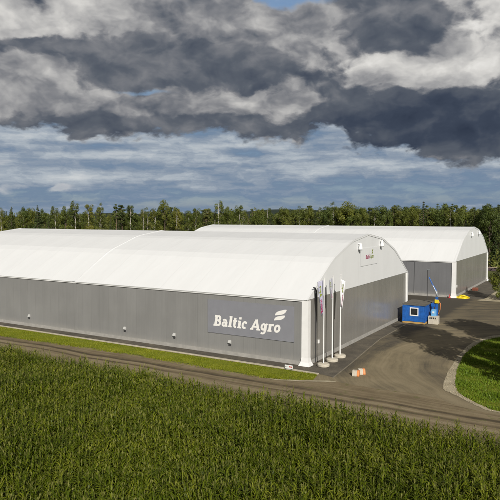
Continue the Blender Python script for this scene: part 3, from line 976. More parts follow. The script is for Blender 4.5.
fp_grp = 'flagpoles in front of the gable'
poles = [((1.56, 0.77), 'nearest of three white flagpoles, beside the white corner cover'),
         ((1.50, 3.25), 'middle one of three white flagpoles before the gable'),
         ((1.52, 5.44), 'farthest of three white flagpoles, furthest from the hall corner')]
proto_pole = None
for i, ((x, y), lab) in enumerate(poles):
    if proto_pole is None:
        t = thing('flagpole', lab, 'flagpole', (x, y, 0.02), 0, fp_grp)
        MB().lathe([(0.58, 0.0), (0.64, 0.05), (0.65, 0.26), (0.60, 0.33), (0.12, 0.36)], 28).build('foot', M['concrete'], t)
        MB().tube([(0, 0, 0.34), (0.0, 0, 4.5), (0.02, 0, 9.35)], [0.075, 0.062, 0.042], 12).build('pole', M['white'], t)
        MB().lathe([(0.02, 9.35), (0.07, 9.39), (0.07, 9.45), (0.02, 9.49)], 12, (0.02, 0, 0)).build('finial', M['white'], t)
        proto_pole = t
    else:
        c = proto_pole.copy(); COL.objects.link(c); c.location = (x, y, 0.02); c['label'] = lab
        for ch in proto_pole.children:
            d = ch.copy(); COL.objects.link(d); d.parent = c
make_flag(poles[0][0], 9.25, 0.62, 3.5, -1, 3, 0.35, M['cloth_lilac'], 'lilac limp flag with green and red print on the nearest pole', M['magenta'])
make_flag(poles[1][0], 9.25, 0.40, 2.0, -1, 8, 0.9, M['cloth_grey'], 'short grey limp flag hanging on the middle pole', M['magenta'])
make_flag(poles[2][0], 8.9, 0.46, 3.0, 1, 5, 0.25, M['cloth_white'], 'white limp flag with red print on the farthest pole', M['magenta'])

# ------------------------------------------------------------------ small sign on the kerb, road blocks
t = thing('notice_board', 'small white notice board with red marks at the hall corner foot', 'notice board', (-0.95, -2.42, 0.0))
MB().box(-0.46, 0.46, -0.03, 0.03, 0.14, 0.52).build('board', M['white'], t, bevel=0.01)
mb = MB()
for a, b in ((0.06, 0.16), (0.19, 0.26), (0.29, 0.40)): mb.box(a, b, -0.040, -0.032, 0.30, 0.42)
mb.build('red_marks', M['red'], t)
mb = MB()
for a, b in ((-0.38, -0.26), (-0.22, -0.16), (-0.12, -0.02)): mb.box(a, b, -0.040, -0.032, 0.31, 0.36)
mb.build('grey_marks', M['grey_steel'], t)
for s in (-0.34, 0.34): MB().box(s - 0.03, s + 0.03, -0.025, 0.025, -0.05, 0.138).build('leg', M['grey_steel'], t)


def road_block(x, y, rz, label):
    t = thing('road_block', label, 'road block', (x, y, 0.02), rz, 'blocks at the road bend')
    MB().prism([(-0.34, 0), (-0.34, 0.14), (-0.24, 0.5), (-0.18, 0.56), (0.18, 0.56), (0.24, 0.5), (0.34, 0.14), (0.34, 0)], -0.32, 0.14, 'x').build('block', M['concrete'], t, bevel=0.02)
    MB().prism([(-0.345, 0.01), (-0.345, 0.14), (-0.245, 0.505), (-0.185, 0.565), (0.185, 0.565), (0.245, 0.505), (0.345, 0.14), (0.345, 0.01)], 0.145, 0.36, 'x').build('painted_end', M['orange'], t, bevel=0.02)


road_block(5.85, -0.95, 0.2, 'nearer low concrete block with an orange end at the road bend')
road_block(6.1, -0.1, 0.6, 'rear low concrete block with an orange end behind its twin')

# ------------------------------------------------------------------ blue site container, sampling arm, lamp post
CX0, CX1, CY0, CY1 = 1.15, 4.45, 30.8, 36.8
t = thing('site_container', 'blue site cabin with a white framed window beside the gable wall', 'site cabin', (2.8, 30.8, 0))
hx, dp = 1.65, 5.0
mb = MB(); mb.box(-hx, hx, 0, dp, 0.34, 2.78)
rib = mb
for x in np.arange(-hx + 0.25, hx - 0.1, 0.30):
    if abs(x - 0.1) > 0.62:
        rib.box(x - 0.05, x + 0.05, -0.03, -0.004, 0.5, 2.62)
for y in np.arange(0.35, dp - 0.2, 0.30):
    if not (1.5 < y < 2.6):
        rib.box(hx + 0.004, hx + 0.03, y - 0.05, y + 0.05, 0.5, 2.62)
rib.build('cabin', M['blue'], t)
for x in (-hx - 0.04, hx - 0.08):
    for y in (-0.05, dp - 0.07): MB().box(x, x + 0.12, y, y + 0.12, 0.30, 2.78).build('corner_post', M['blue'], t)
MB().box(-hx - 0.10, hx + 0.10, -0.14, dp + 0.12, 2.845, 2.93).build('roof', M['roof_felt'], t)
MB().box(-hx - 0.08, hx + 0.08, -0.12, dp + 0.10, 2.785, 2.84).build('roof_edge', M['grey_steel'], t)
b_ = MB(); b_.box(-hx - 0.02, hx + 0.02, -0.06, 0.16, 0.06, 0.295); b_.box(-hx - 0.02, hx + 0.02, dp - 0.16, dp + 0.06, 0.06, 0.295)
b_.box(hx - 0.16, hx + 0.02, 0.165, dp - 0.165, 0.06, 0.295); b_.box(-hx - 0.02, -hx + 0.16, 0.165, dp - 0.165, 0.06, 0.295)
b_.build('timber_base', M['wood_base'], t)
wn = MB()
wx, wz, ww, wh = 0.05, 1.82, 0.50, 0.48
wn.box(wx - ww - 0.14, wx + ww + 0.14, -0.07, -0.004, wz + wh, wz + wh + 0.14); wn.box(wx - ww - 0.14, wx + ww + 0.14, -0.07, -0.004, wz - wh - 0.14, wz - wh)
wn.box(wx - ww - 0.14, wx - ww, -0.07, -0.004, wz - wh, wz + wh); wn.box(wx + ww, wx + ww + 0.14, -0.07, -0.004, wz - wh, wz + wh)
wo = wn.build('window', M['white'], t)
MB().box(wx - ww, wx + ww, -0.03, -0.006, wz - wh, wz + wh).build('pane', M['glass'], wo)
dr = MB().box(hx + 0.004, hx + 0.05, 1.6, 2.5, 0.36, 2.5).build('door', M['blue'], t)
MB().box(hx + 0.055, hx + 0.10, 2.36, 2.42, 1.25, 1.45).build('handle', M['grey_steel'], dr)

t = thing('sampling_arm', 'blue articulated loading arm on a beige block beside the blue cabin', 'sampling arm', (5.35, 32.4, 0))
MB().box(-0.70, 0.70, -0.55, 0.55, 0.0, 1.18).build('block', M['concrete'], t, bevel=0.03)
mk = MB()
for k in range(4): mk.box(-0.50 + k * 0.26, -0.34 + k * 0.26, -0.565, -0.552, 0.78, 1.02)
mk.build('stencil_marks', M['dark_metal'], t)
MB().box(-0.32, 0.32, -0.35, 0.30, 1.185, 2.15).build('cabinet', M['blue_light'], t, bevel=0.03)
MB().box(-0.14, 0.14, -0.40, -0.352, 1.62, 1.9).build('cabinet_label', M['white'], t)
MB().box(0.10, 0.46, 0.32, 0.66, 1.185, 4.0).build('column', M['blue'], t, bevel=0.03)
MB().box(-0.55, 0.08, 0.34, 0.62, 2.5, 3.0).build('bracket', M['blue'], t, bevel=0.03)
MB().box(0.02, 0.62, 0.18, 0.31, 3.05, 3.6).build('valve_block', M['yellow'], t, bevel=0.04)
MB().tube([(0.28, 0.48, 4.0), (0.32, 0.48, 4.5), (0.15, 0.48, 4.9)], [0.16, 0.2, 0.16], 10).build('joint', M['grey_steel'], t)
MB().tube([(0.17, 0.48, 4.85), (-0.35, 0.5, 5.7), (-0.95, 0.5, 6.9)], [0.12, 0.10, 0.07], 8).build('boom', M['blue'], t)
MB().tube([(0.40, 0.30, 4.2), (0.0, 0.34, 5.1), (-0.35, 0.36, 5.75)], 0.05, 6).build('hydraulic_ram', M['grey_steel'], t)
MB().tube([(0.62, 0.25, 3.4), (0.9, 0.2, 3.0), (0.85, 0.2, 2.2), (0.6, 0.3, 1.5)], 0.045, 6).build('hose', M['orange'], t)

t = thing('lamp_post', 'thin dark lamp post rising behind the blue cabin', 'lamp post', (2.2, 40.7, 0.01))
MB().tube([(0, 0, 0), (0, 0, 7.3)], [0.07, 0.045], 8).build('pole', M['dark_metal'], t)
MB().box(-0.22, 0.22, -0.22, 0.22, 0.0, 0.12).build('base', M['dark_metal'], t)
lh = MB().box(-0.06, 0.42, -0.14, 0.14, 7.18, 7.36).build('lamp_head', M['grey_steel'], t, bevel=0.03)

# yellow heap, red cone, rusty stack by the far gable
def heap():
    V = []; F = []
    n, mrad = 22, 6
    r = random.Random(3)
    V.append((0, 0, 0.62))
    for j in range(1, mrad + 1):
        for k in range(n):
            a = 2 * math.pi * k / n
            rr = j / mrad
            z = 0.62 * (1 - rr ** 1.6) + 0.16 * math.sin(a * 3 + j) * rr * (1 - rr) * 3 + r.uniform(-0.06, 0.06) * (1 - rr)
            V.append((1.35 * rr * math.cos(a) * (1 + 0.14 * math.sin(3 * a)), 0.8 * rr * math.sin(a) * (1 + 0.12 * math.cos(5 * a)), max(z, 0.0) if j < mrad else -0.02))
    for k in range(n): F.append((0, 1 + k, 1 + (k + 1) % n))
    for j in range(mrad - 1):
        for k in range(n):
            a = 1 + j * n + k; b = 1 + j * n + (k + 1) % n
            F.append((a, a + n, b + n, b))
    mb = MB(); mb.add(V, F)
    return mb


t = thing('tarpaulin_heap', 'bright yellow heap of plastic sheeting at the far hall corner', 'tarpaulin', (3.3, 63.2, 0.02), 0.25)
heap().build('sheeting', M['yellow'], t)
MB().tube([(-0.8, -0.1, 0.25), (-0.4, -0.45, 0.6), (0.3, -0.5, 0.55), (0.9, -0.2, 0.3), (1.3, 0.1, 0.1)], 0.12, 8).build('rolled_edge', M['yellow'], t, smooth=True)
t = thing('traffic_cone', 'small red cone at the foot of the far hall corner', 'traffic cone', (1.05, 62.3, 0.01))
MB().lathe([(0.20, 0.05), (0.10, 0.45), (0.05, 0.66), (0.03, 0.68)], 14).build('cone', M['red'], t)
MB().box(-0.25, 0.25, -0.25, 0.25, 0.0, 0.048).build('base', M['red'], t)
t = thing('pallet_stack', 'low rusty red stack by the far gable wall', 'pallet stack', (3.1, 77.5, 0.02), 0.1)
mb = MB()
for k in range(3):
    mb.box(-0.55, 0.55, -1.0, 1.0, 0.10 + k * 0.17, 0.15 + k * 0.17)
    for y in (-0.9, -0.05, 0.8): mb.box(-0.54, 0.54, y, y + 0.1, 0.0 + k * 0.17, 0.098 + k * 0.17)
mb.build('pallets', M['brown_red'], t)

# low board fence beyond the far hall
t = thing('board_fence', 'low dark board fence with a pale rail beyond the far hall', 'fence', (24, 127, 0))
mb = MB()
for k in range(120):
    x = -34 + k * 0.57
    mb.box(x, x + 0.52, 0, 0.03, 0.08, 0.98 + 0.03 * math.sin(k * 2.3))
mb.build('boards', M['fence_wood'], t)
MB().box(-34.1, 34.6, -0.05, 0.09, 1.02, 1.2).build('rail', M['fence_rail'], t)
for k in range(15): MB().box(-34 + k * 4.85, -33.85 + k * 4.85, 0.04, 0.16, -0.1, 1.01).build('post', M['fence_wood'], t)

# ------------------------------------------------------------------ grass blades (stuff)
def inside(poly, x, y):
    poly = np.array(poly)
    c = np.zeros(len(x), bool)
    j = len(poly) - 1
    for i in range(len(poly)):
        xi, yi = poly[i]; xj, yj = poly[j]
        if yi != yj:
            k = ((yi > y) != (yj > y)) & (x < (xj - xi) * (y - yi) / (yj - yi) + xi)
            c ^= k
        j = i
    return c


def blades(name, poly, box, n, hmin, hmax, mat, label, z=0.016):
    x = rng.uniform(box[0], box[1], n * 3); y = rng.uniform(box[2], box[3], n * 3)
    ok = inside(poly, x, y)
    # patchy cover
    pat = np.sin(x * 1.9 + np.sin(y * 2.3) * 1.5) * np.sin(y * 2.7 + np.sin(x * 1.3)) + rng.uniform(-1.1, 1.1, len(x))
    ok &= pat > -0.9
    x, y = x[ok][:n], y[ok][:n]
    n = len(x)
    h = rng.uniform(hmin, hmax, n) * (0.8 + 0.4 * np.sin(x * 0.9) * np.sin(y * 1.3))
    a = rng.uniform(0, 2 * np.pi, n); w = h * 0.16 + 0.01
    la = rng.uniform(0, 2 * np.pi, n); ln = h * rng.uniform(0.1, 0.7, n)
    V = np.zeros((n, 3, 3))
    V[:, 0] = np.stack([x - np.cos(a) * w, y - np.sin(a) * w, np.full(n, z - 0.01)], 1)
    V[:, 1] = np.stack([x + np.cos(a) * w, y + np.sin(a) * w, np.full(n, z - 0.01)], 1)
    V[:, 2] = np.stack([x + np.cos(la) * ln, y + np.sin(la) * ln, z + h], 1)
    F = np.arange(n * 3).reshape(n, 3)
    o = link_mesh(name, mesh_np(name, V.reshape(-1, 3), [F], [mat]))
    return tag(o, label, 'grass', kind='stuff')


blades('lawn_grass', lawn_poly, (-62, 3.5, -6.8, -2.3), 70000, 0.05, 0.15, M['grass'], 'short yellow-green grass strip along the hall')
blades('island_grass', isl_in, (13, 34, -6, 32), 90000, 0.08, 0.30, M['grass_rich'], 'lush green grass beside the road bend', 0.03)

blades('weeds', [(-80, -16.6), (60, -16.6), (60, -15.3), (20, -15.6), (-5, -14.9), (-40, -15.4), (-80, -15.0)], (-60, 32, -16.6, -14.9), 9000, 0.08, 0.42, M['grass_rich'], 'ragged weeds between the earth track and the maize', 0.012)
blades('weeds', ragged([(-80, -7.3), (-40, -7.1), (-20, -6.3), (-2, -6.6), (1, -6.0), (1, -5.4), (-20, -5.2), (-80, -6.2)], 0.3, 5), (-62, 1.5, -7.4, -5.2), 7000, 0.05, 0.22, M['grass'], 'ragged grass fringe along the lower lawn edge', 0.012)

# loose stones on the shoulder (stuff)
def stones():
    n = 900
    x = rng.uniform(12.5, 24, n * 8); y = rng.uniform(-6.5, 32, n * 8)
    ok = inside(isl_out, x, y) & ~inside(isl_in, x, y)
    x, y = x[ok][:n], y[ok][:n]; n = len(x)
    base = np.array([(1, 0, 0), (0, 1, 0), (-1, 0, 0), (0, -1, 0), (0, 0, 1), (0, 0, -1)], float)
    fc = np.array([(0, 1, 4), (1, 2, 4), (2, 3, 4), (3, 0, 4), (1, 0, 5), (2, 1, 5), (3, 2, 5), (0, 3, 5)])
    s = rng.uniform(0.02, 0.075, (n, 1, 1)) ** 1.0
    V = base[None] * s * rng.uniform(0.6, 1.3, (n, 6, 1)) * np.array([1, 1, 0.7])
    V += np.stack([x, y, np.full(n, 0.035)], 1)[:, None]
    F = (fc[None] + (np.arange(n) * 6)[:, None, None]).reshape(-1, 3)
    o = link_mesh('gravel', mesh_np('gravel', V.reshape(-1, 3), [F], [M['gravel']]))
    tag(o, 'loose pale stones along the grass island shoulder', 'gravel', kind='stuff')


stones()

# ------------------------------------------------------------------ maize
def maize_parts(seed, lite):
    r = random.Random(seed)
    h = r.uniform(1.95, 2.45)
    lv, lf = [], []
    nl = 13
    lean = Vector((r.uniform(-0.06, 0.06), r.uniform(-0.06, 0.06), 0))
    plane = r.uniform(0, math.pi)
    seg = 5
    for i in range(nl):
        z0 = h * (0.22 + 0.68 * i / (nl - 1))
        ang = plane + (math.pi if i % 2 else 0) + r.gauss(0, 0.45)
        Ln = r.uniform(0.52, 0.82) * (1 - 0.35 * max(0, i - 7) / 4)
        Wd = r.uniform(0.034, 0.050) * (1 - 0.3 * max(0, i - 7) / 4)
        rise = r.uniform(1.0, 1.38); droop = r.uniform(0.9, 2.1) if i > 5 else r.uniform(1.5, 2.5)
        dirx = Vector((math.cos(ang), math.sin(ang), 0)); side = Vector((-math.sin(ang), math.cos(ang), 0))
        p = Vector((0, 0, z0)) + lean * (z0 / h)
        el = rise
        tw = r.uniform(-0.5, 0.5)
        n0 = len(lv)
        for k in range(seg + 1):
            s = k / seg
            wd = Wd * (0.55 + 1.6 * s) if s < 0.3 else Wd * 1.03 * (1 - ((s - 0.3) / 0.7) ** 1.8)
            sd = (side * math.cos(tw * s) + Vector((0, 0, 1)) * math.sin(tw * s)) * max(wd, 0.004)
            if lite:
                lv += [p + sd, p - sd]
            else:
                mid = Vector((0, 0, -0.25 * wd))
                lv += [p + sd, p + mid, p - sd]
            p = p + (dirx * math.cos(el) + Vector((0, 0, 1)) * math.sin(el)) * (Ln / seg)
            el -= droop / seg
        c = 2 if lite else 3
        for k in range(seg):
            for j in range(c - 1):
                a = n0 + k * c + j
                lf.append((a, a + 1, a + c + 1, a + c))
    sv, sf = [], []
    ns = 3 if lite else 6
    for z, rr in ((0, 0.018), (h * 0.5, 0.015), (h, 0.008)):
        for k in range(ns):
            a = 2 * math.pi * k / ns
            sv.append(Vector((rr * math.cos(a), rr * math.sin(a), z)) + lean * (z / h))
    for j in range(2):
        for k in range(ns):
            sf.append((j * ns + k, j * ns + (k + 1) % ns, (j + 1) * ns + (k + 1) % ns, (j + 1) * ns + k))
    tv, tf = [], []
    for k in range((4 if lite else 6) if r.random() < 0.45 else 1):
        a = r.uniform(0, 6.28); e = r.uniform(0.9, 1.45) if k else 1.5
        d = Vector((math.cos(a) * math.cos(e), math.sin(a) * math.cos(e), math.sin(e)))
        sd = Vector((-math.sin(a), math.cos(a), 0)) * 0.010
        p0 = Vector((0, 0, h - 0.05)) + lean; Lt = r.uniform(0.18, 0.30)
        p1 = p0 + d * Lt * 0.6; p2 = p0 + d * Lt + Vector((0, 0, -0.03))
        n0 = len(tv)
        tv += [p0 + sd, p0 - sd, p1 - sd, p1 + sd, p2 - sd * 0.4, p2 + sd * 0.4]
        tf += [(n0, n0 + 1, n0 + 2, n0 + 3), (n0 + 3, n0 + 2, n0 + 4, n0 + 5)]
    A = lambda v: np.array([tuple(p) for p in v])
    return (A(lv), np.array(lf)), (A(sv), np.array(sf)), (A(tv), np.array(tf))


def cam_uv(x, y):
    dx, dy = x - CAM.x, y - CAM.y
    return dx * RIGHT.x + dy * RIGHT.y, dx * FWD.x + dy * FWD.y


def maize_field():
    pts = []
    row = 0.54
    ys = np.arange(-16.75, -60, -row)
    X = []
    for j, y in enumerate(ys):
        xs = np.arange(-75, 45, 0.165) + rng.uniform(-0.07, 0.07, len(np.arange(-75, 45, 0.165)))
        yy = y + rng.normal(0, 0.07, len(xs)) + 0.25 * np.sin(xs * 0.35) * (1 if j == 0 else 0.4)
        X.append(np.stack([xs, yy], 1))
    X = np.concatenate(X)
    r_, d_ = cam_uv(X[:, 0], X[:, 1])
    keep = (d_ > 22.5) & (d_ < 82) & (np.abs(r_) < 0.425 * d_ + 4.0)
    # thin, weak patches
    gap = np.sin(X[:, 0] * 0.55 + 2 * np.sin(X[:, 1] * 0.31)) * np.sin(X[:, 1] * 0.8 + np.sin(X[:, 0] * 0.43) * 1.7)
    keep &= ~((gap > 0.86) & (rng.uniform(0, 1, len(X)) < 0.55))
    keep &= rng.uniform(0, 1, len(X)) > 0.06
    X = X[keep]; d_ = d_[keep]; r_ = r_[keep]
    order = np.argsort(d_)
    X, d_, r_ = X[order], d_[order], r_[order]
    # individuals: the nearest 300 plants that the frame shows
    vis = (d_ > 27.0) & (np.abs(r_) < 0.423 * d_ + 0.1)
    idx = np.nonzero(vis)[0][:300]
    ind = np.zeros(len(X), bool); ind[idx] = True
    lite = [maize_parts(100 + k, True) for k in range(14)]
    Xm = X[~ind]
    N = len(Xm)
    Vs, Fs, Ms = [], [], []
    off = 0
    ch = rng.integers(0, len(lite), N)
    for k, parts in enumerate(lite):
        sel = np.nonzero(ch == k)[0]
        n = len(sel)
        if not n: continue
        a = rng.uniform(0, 2 * np.pi, n); s = rng.uniform(0.88, 1.10, n)
        s *= 1 + 0.10 * np.sin(Xm[sel, 0] * 0.33 + 1) * np.sin(Xm[sel, 1] * 0.41) + rng.normal(0, 0.05, n)
        ca, sa = np.cos(a), np.sin(a)
        for mi, (v, f) in enumerate(parts):
            if len(v) == 0: continue
            W3 = np.empty((n, len(v), 3))
            W3[:, :, 0] = (v[None, :, 0] * ca[:, None] - v[None, :, 1] * sa[:, None]) * s[:, None] + Xm[sel, 0][:, None]
            W3[:, :, 1] = (v[None, :, 0] * sa[:, None] + v[None, :, 1] * ca[:, None]) * s[:, None] + Xm[sel, 1][:, None]
            W3[:, :, 2] = v[None, :, 2] * s[:, None]
            Vs.append(W3.reshape(-1, 3))
            Fs.append((f[None] + off + (np.arange(n) * len(v))[:, None, None]).reshape(-1, f.shape[1]))
            Ms.append(np.full(n * len(f), mi))
            off += n * len(v)
    me = mesh_np('maize_crop', np.concatenate(Vs), Fs, [M['maize_leaf'], M['maize_stalk'], M['maize_tassel']], np.concatenate(Ms))
    tag(link_mesh('maize_crop', me), 'dense green maize crop filling the field up to the earth track', 'maize', kind='stuff')
    # single plants
    protos = []
    for k in range(10):
        p = maize_parts(300 + k, False)
        protos.append([mesh_np(nm, v, [f], [m], smooth=(nm == 'stalk')) for nm, (v, f), m in
                       zip(('leaves', 'stalk', 'tassel'), p, (M['maize_leaf'], M['maize_stalk'], M['maize_tassel']))])
    for i in idx:
        o = thing('maize_plant', 'single green maize plant in the rows nearest the viewer', 'maize plant', (float(X[i, 0]), float(X[i, 1]), 0.0), random.uniform(0, 6.28), 'maize plants in the nearest rows')
        s = random.uniform(0.9, 1.1); o.scale = (s, s, s)
        for nm, me in zip(('leaves', 'stalk', 'tassel'), random.choice(protos)):
            link_mesh(nm, me, o)
    print('maize', len(X), 'faces', len(me.polygons) if hasattr(me, 'polygons') else 0)


maize_field()

# ------------------------------------------------------------------ trees
def leaf_cloud(centers, radii, n, size, flat=1.0, seed=0):
    """quads scattered through clumps"""
    g = np.random.default_rng(seed)
    centers = np.array(centers); radii = np.array(radii)
    wgt = radii ** 2; wgt = wgt / wgt.sum()
    c = g.choice(len(centers), n, p=wgt)
    d = g.normal(size=(n, 3)); d /= np.linalg.norm(d, axis=1)[:, None]
    rad = radii[c] * g.uniform(0.25, 1.0, n) ** 0.5
    P = centers[c] + d * rad[:, None] * np.array([1, 1, flat])
    nrm = d + g.normal(size=(n, 3)) * 0.42
    nrm /= np.linalg.norm(nrm, axis=1)[:, None]
    t = np.cross(nrm, g.normal(size=(n, 3))); t /= np.linalg.norm(t, axis=1)[:, None]
    b = np.cross(nrm, t)
    s = (size * g.uniform(0.6, 1.3, n))[:, None]
    V = np.stack([P - t * s, P + b * s * 0.55, P + t * s, P - b * s * 0.55], 1)
    F = np.arange(n * 4).reshape(n, 4)
    return V.reshape(-1, 3), F


def tree_meshes(kind, seed, dens=1.0):
    """unit: metres, about 20 m tall (bush about 8 m)"""
    r = random.Random(seed)
    mb = MB()
    cs, rs = [], []
    flat = 1.0
    if kind == 'birch':
        h = 20
        bend = [(r.uniform(-0.4, 0.4), r.uniform(-0.4, 0.4)) for _ in range(4)]
        pts = [(0, 0, -0.3)] + [(bend[k][0], bend[k][1], h * (k + 1) / 4.2) for k in range(4)]
        mb.tube(pts, [0.26, 0.22, 0.17, 0.11, 0.03], 7)
        for k in range(34):
            z = h * r.uniform(0.32, 0.98); tt = (z / h - 0.3) / 0.7
            R_ = 2.9 * math.sin(math.pi * min(1, tt * 0.72 + 0.18)) * r.uniform(0.2, 1.0) + 0.2
            a = r.uniform(0, 6.28)
            c = (R_ * math.cos(a), R_ * math.sin(a), z - 0.25 * R_)
            cs.append(c); rs.append(r.uniform(0.65, 1.35))
            if k % 2 == 0: mb.tube([(0, 0, max(z - 2.2, h * 0.25)), c], [0.07, 0.02], 4)
        n, size, lm, bm_ = 3200, 0.20, 'leaf_birch', 'bark_birch'
    elif kind == 'broad':
        h = 20
        mb.tube([(0, 0, -0.3), (0.1, 0.1, 4), (0.2, -0.2, 9), (0, 0, 15)], [0.5, 0.4, 0.28, 0.08], 8)
        for k in range(46):
            z = h * r.uniform(0.16, 0.96); tt = (z / h - 0.12) / 0.88
            env = 5.6 * math.sin(math.pi * min(0.96, tt * 0.78 + 0.2)) ** 0.8
            R_ = env * math.sqrt(r.uniform(0.05, 1.0)); a = r.uniform(0, 6.28)
            c = (R_ * math.cos(a), R_ * math.sin(a), z)
            cs.append(c); rs.append(r.uniform(1.0, 2.0))
            if k % 3 == 0: mb.tube([(0, 0, max(z - 4, 2.5)), c], [0.14, 0.03], 5)
        n, size, lm, bm_ = 5200, 0.28, 'leaf_broad', 'bark'
    elif kind == 'spruce':
        h = 20
        mb.tube([(0, 0, -0.3), (0, 0, h * 0.5), (0, 0, h * 0.985)], [0.32, 0.2, 0.03], 7)
        z = 1.4
        while z < h * 0.985:
            tt = z / h
            R_ = 3.0 * (1 - tt) ** 0.9 + 0.12
            m = max(3, int(9 * (1 - tt)) + 2)
            a0 = r.uniform(0, 6.28)
            for k in range(m):
                a = a0 + 6.28 * k / m + r.uniform(-0.25, 0.25); rr = R_ * r.uniform(0.8, 1.12)
                for q in (0.35, 0.68, 1.0):
                    cs.append((rr * q * math.cos(a), rr * q * math.sin(a), z - 0.24 * rr * q)); rs.append(0.22 + 0.35 * (1 - tt) * (1.25 - 0.5 * q))
                if k % 2 == 0: mb.tube([(0, 0, z), (rr * 0.9 * math.cos(a), rr * 0.9 * math.sin(a), z - 0.22 * rr)], [0.05, 0.015], 4)
            z += 0.55 + 0.5 * (1 - tt)
        n, size, lm, bm_, flat = 3800, 0.25, 'leaf_spruce', 'bark', 0.5
    elif kind == 'pine':
        h = 20
        mb.tube([(0, 0, -0.3), (0.15, 0.1, h * 0.4), (0.05, -0.1, h * 0.75), (0.1, 0, h * 0.95)], [0.30, 0.24, 0.16, 0.04], 7)
        for k in range(22):
            z = h * r.uniform(0.55, 0.98); tt = (z / h - 0.55) / 0.45
            R_ = 2.7 * (1 - 0.65 * tt) * r.uniform(0.25, 1.0); a = r.uniform(0, 6.28)
            c = (R_ * math.cos(a), R_ * math.sin(a), z)
            cs.append(c); rs.append(r.uniform(0.6, 1.15))
            mb.tube([(0.05, 0, z - 0.6), c], [0.07, 0.02], 4)
        n, size, lm, bm_, flat = 2200, 0.24, 'leaf_pine', 'bark_pine', 0.6
    else:  # bush
        h = 8
        for k in range(7):
            a = r.uniform(0, 6.28); mb.tube([(0.15 * math.cos(a), 0.15 * math.sin(a), -0.1), (0.9 * math.cos(a), 0.9 * math.sin(a), 2.5), (1.6 * math.cos(a), 1.6 * math.sin(a), 5.2)], [0.09, 0.06, 0.02], 5)
        for k in range(34):
            z = h * r.uniform(0.10, 0.92)
            R_ = 2.6 * math.sin(math.pi * min(0.95, z / h * 0.8 + 0.16)) * math.sqrt(r.uniform(0.05, 1)); a = r.uniform(0, 6.28)
            cs.append((R_ * math.cos(a), R_ * math.sin(a), z)); rs.append(r.uniform(0.5, 1.05))
        n, size, lm, bm_ = 5200, 0.17, 'leaf_broad', 'bark'
    V, F = leaf_cloud(cs, rs, int(n * dens), size, flat, seed)
    crown = mesh_np(kind + '_crown', V, [F], [M[lm]])
    to = mb.build('trunk', M[bm_], None, smooth=True)
    tm = to.data
    bpy.data.objects.remove(to)
    return tm, crown


KN = {'birch': 'birch_tree', 'broad': 'broadleaf_tree', 'spruce': 'spruce_tree', 'pine': 'pine_tree'}
PROTO = {k: [tree_meshes(k, 40 + i * 7 + len(k)) for i in range(4)] for k in KN}


def put_tree(name, kind, x, y, h, label, group=None, mesh=None, widen=1.0, cat='tree', base_h=20.0):
    o = thing(name, label, cat, (x, y, 0), random.uniform(0, 6.28), group)
    s = h / base_h
    o.scale = (s * widen, s * widen, s)
    tm, cm = mesh or random.choice(PROTO[kind])
    link_mesh('trunk', tm, o); link_mesh('crown', cm, o)
    return o


def at(px, D):
    p = CAM + FWD * D + RIGHT * ((px - 250) / F_PX * D)
    return p.x, p.y


def dist(px):
    return float(np.interp(px, [-20, 120, 250, 380, 450, 520], [330, 330, 310, 250, 205, 172]))


def top_z(px, D, py):
    return CAM_H + (HORIZON - py) / F_PX * D


# trees that stand out on the skyline, left to right: (bearing, top line, kind)
marked = [(12, 206, 'spruce'), (24, 206.5, 'broad'), (38, 204.5, 'spruce'), (55, 206, 'birch'), (66, 207, 'broad'), (75, 201, 'birch'), (89, 203, 'birch'), (101, 202.5, 'birch'),
          (117, 204, 'pine'), (122, 205, 'pine'), (131, 204, 'birch'), (148, 207, 'birch'), (165, 200.5, 'broad'), (177, 209, 'birch'), (196, 207, 'birch'), (206, 209, 'pine'), (219, 201, 'birch'),
          (228, 207, 'broad'), (240, 204, 'birch'), (258, 210, 'broad'), (270, 207, 'spruce'), (284, 207, 'broad'), (299, 206, 'birch'), (315, 209, 'spruce'), (326, 207, 'broad'), (334, 201.5, 'birch'),
          (347, 202.5, 'broad'), (362, 208, 'broad'), (375, 208, 'birch'), (388, 209, 'broad'), (400, 207.5, 'birch'), (413, 206, 'broad'), (423, 200.5, 'spruce'), (437, 202.5, 'spruce'),
          (444, 204, 'broad'), (452, 202.5, 'spruce'), (463, 207, 'broad'), (474, 206, 'spruce'), (484, 206, 'broad'), (490, 205, 'broad'), (498, 203, 'spruce')]
ordw = ['first', 'second', 'third', 'fourth', 'fifth', 'sixth', 'seventh', 'eighth', 'ninth', 'tenth', 'eleventh', 'twelfth', 'thirteenth', 'fourteenth', 'fifteenth', 'sixteenth', 'seventeenth']
desc = {'birch': 'airy pale-trunked birch along the wood edge, {} birch from the left',
        'broad': 'rounded leafy tree along the wood edge, {} such tree from the left',
        'spruce': 'dark pointed spruce rising above the wood, {} spruce from the left',
        'pine': 'slim pine with bare trunk in the wood, {} pine from the left'}
cnt = {}
for px, py, kind in marked:
    D = dist(px) + random.uniform(-6, 6)
    k = cnt.get(kind, 0); cnt[kind] = k + 1
    x, y = at(px, D)
    w = {'birch': 0.95, 'broad': 0.72, 'spruce': 1.0, 'pine': 0.95}[kind]
    if px == 347: w = 1.1
    put_tree(KN[kind], kind, x, y, top_z(px, D, py), desc[kind].format(ordw[k]), 'skyline ' + kind.replace('broad', 'leafy tree') + ' trees' if kind != 'broad' else 'leafy trees along the wood edge', widen=w)

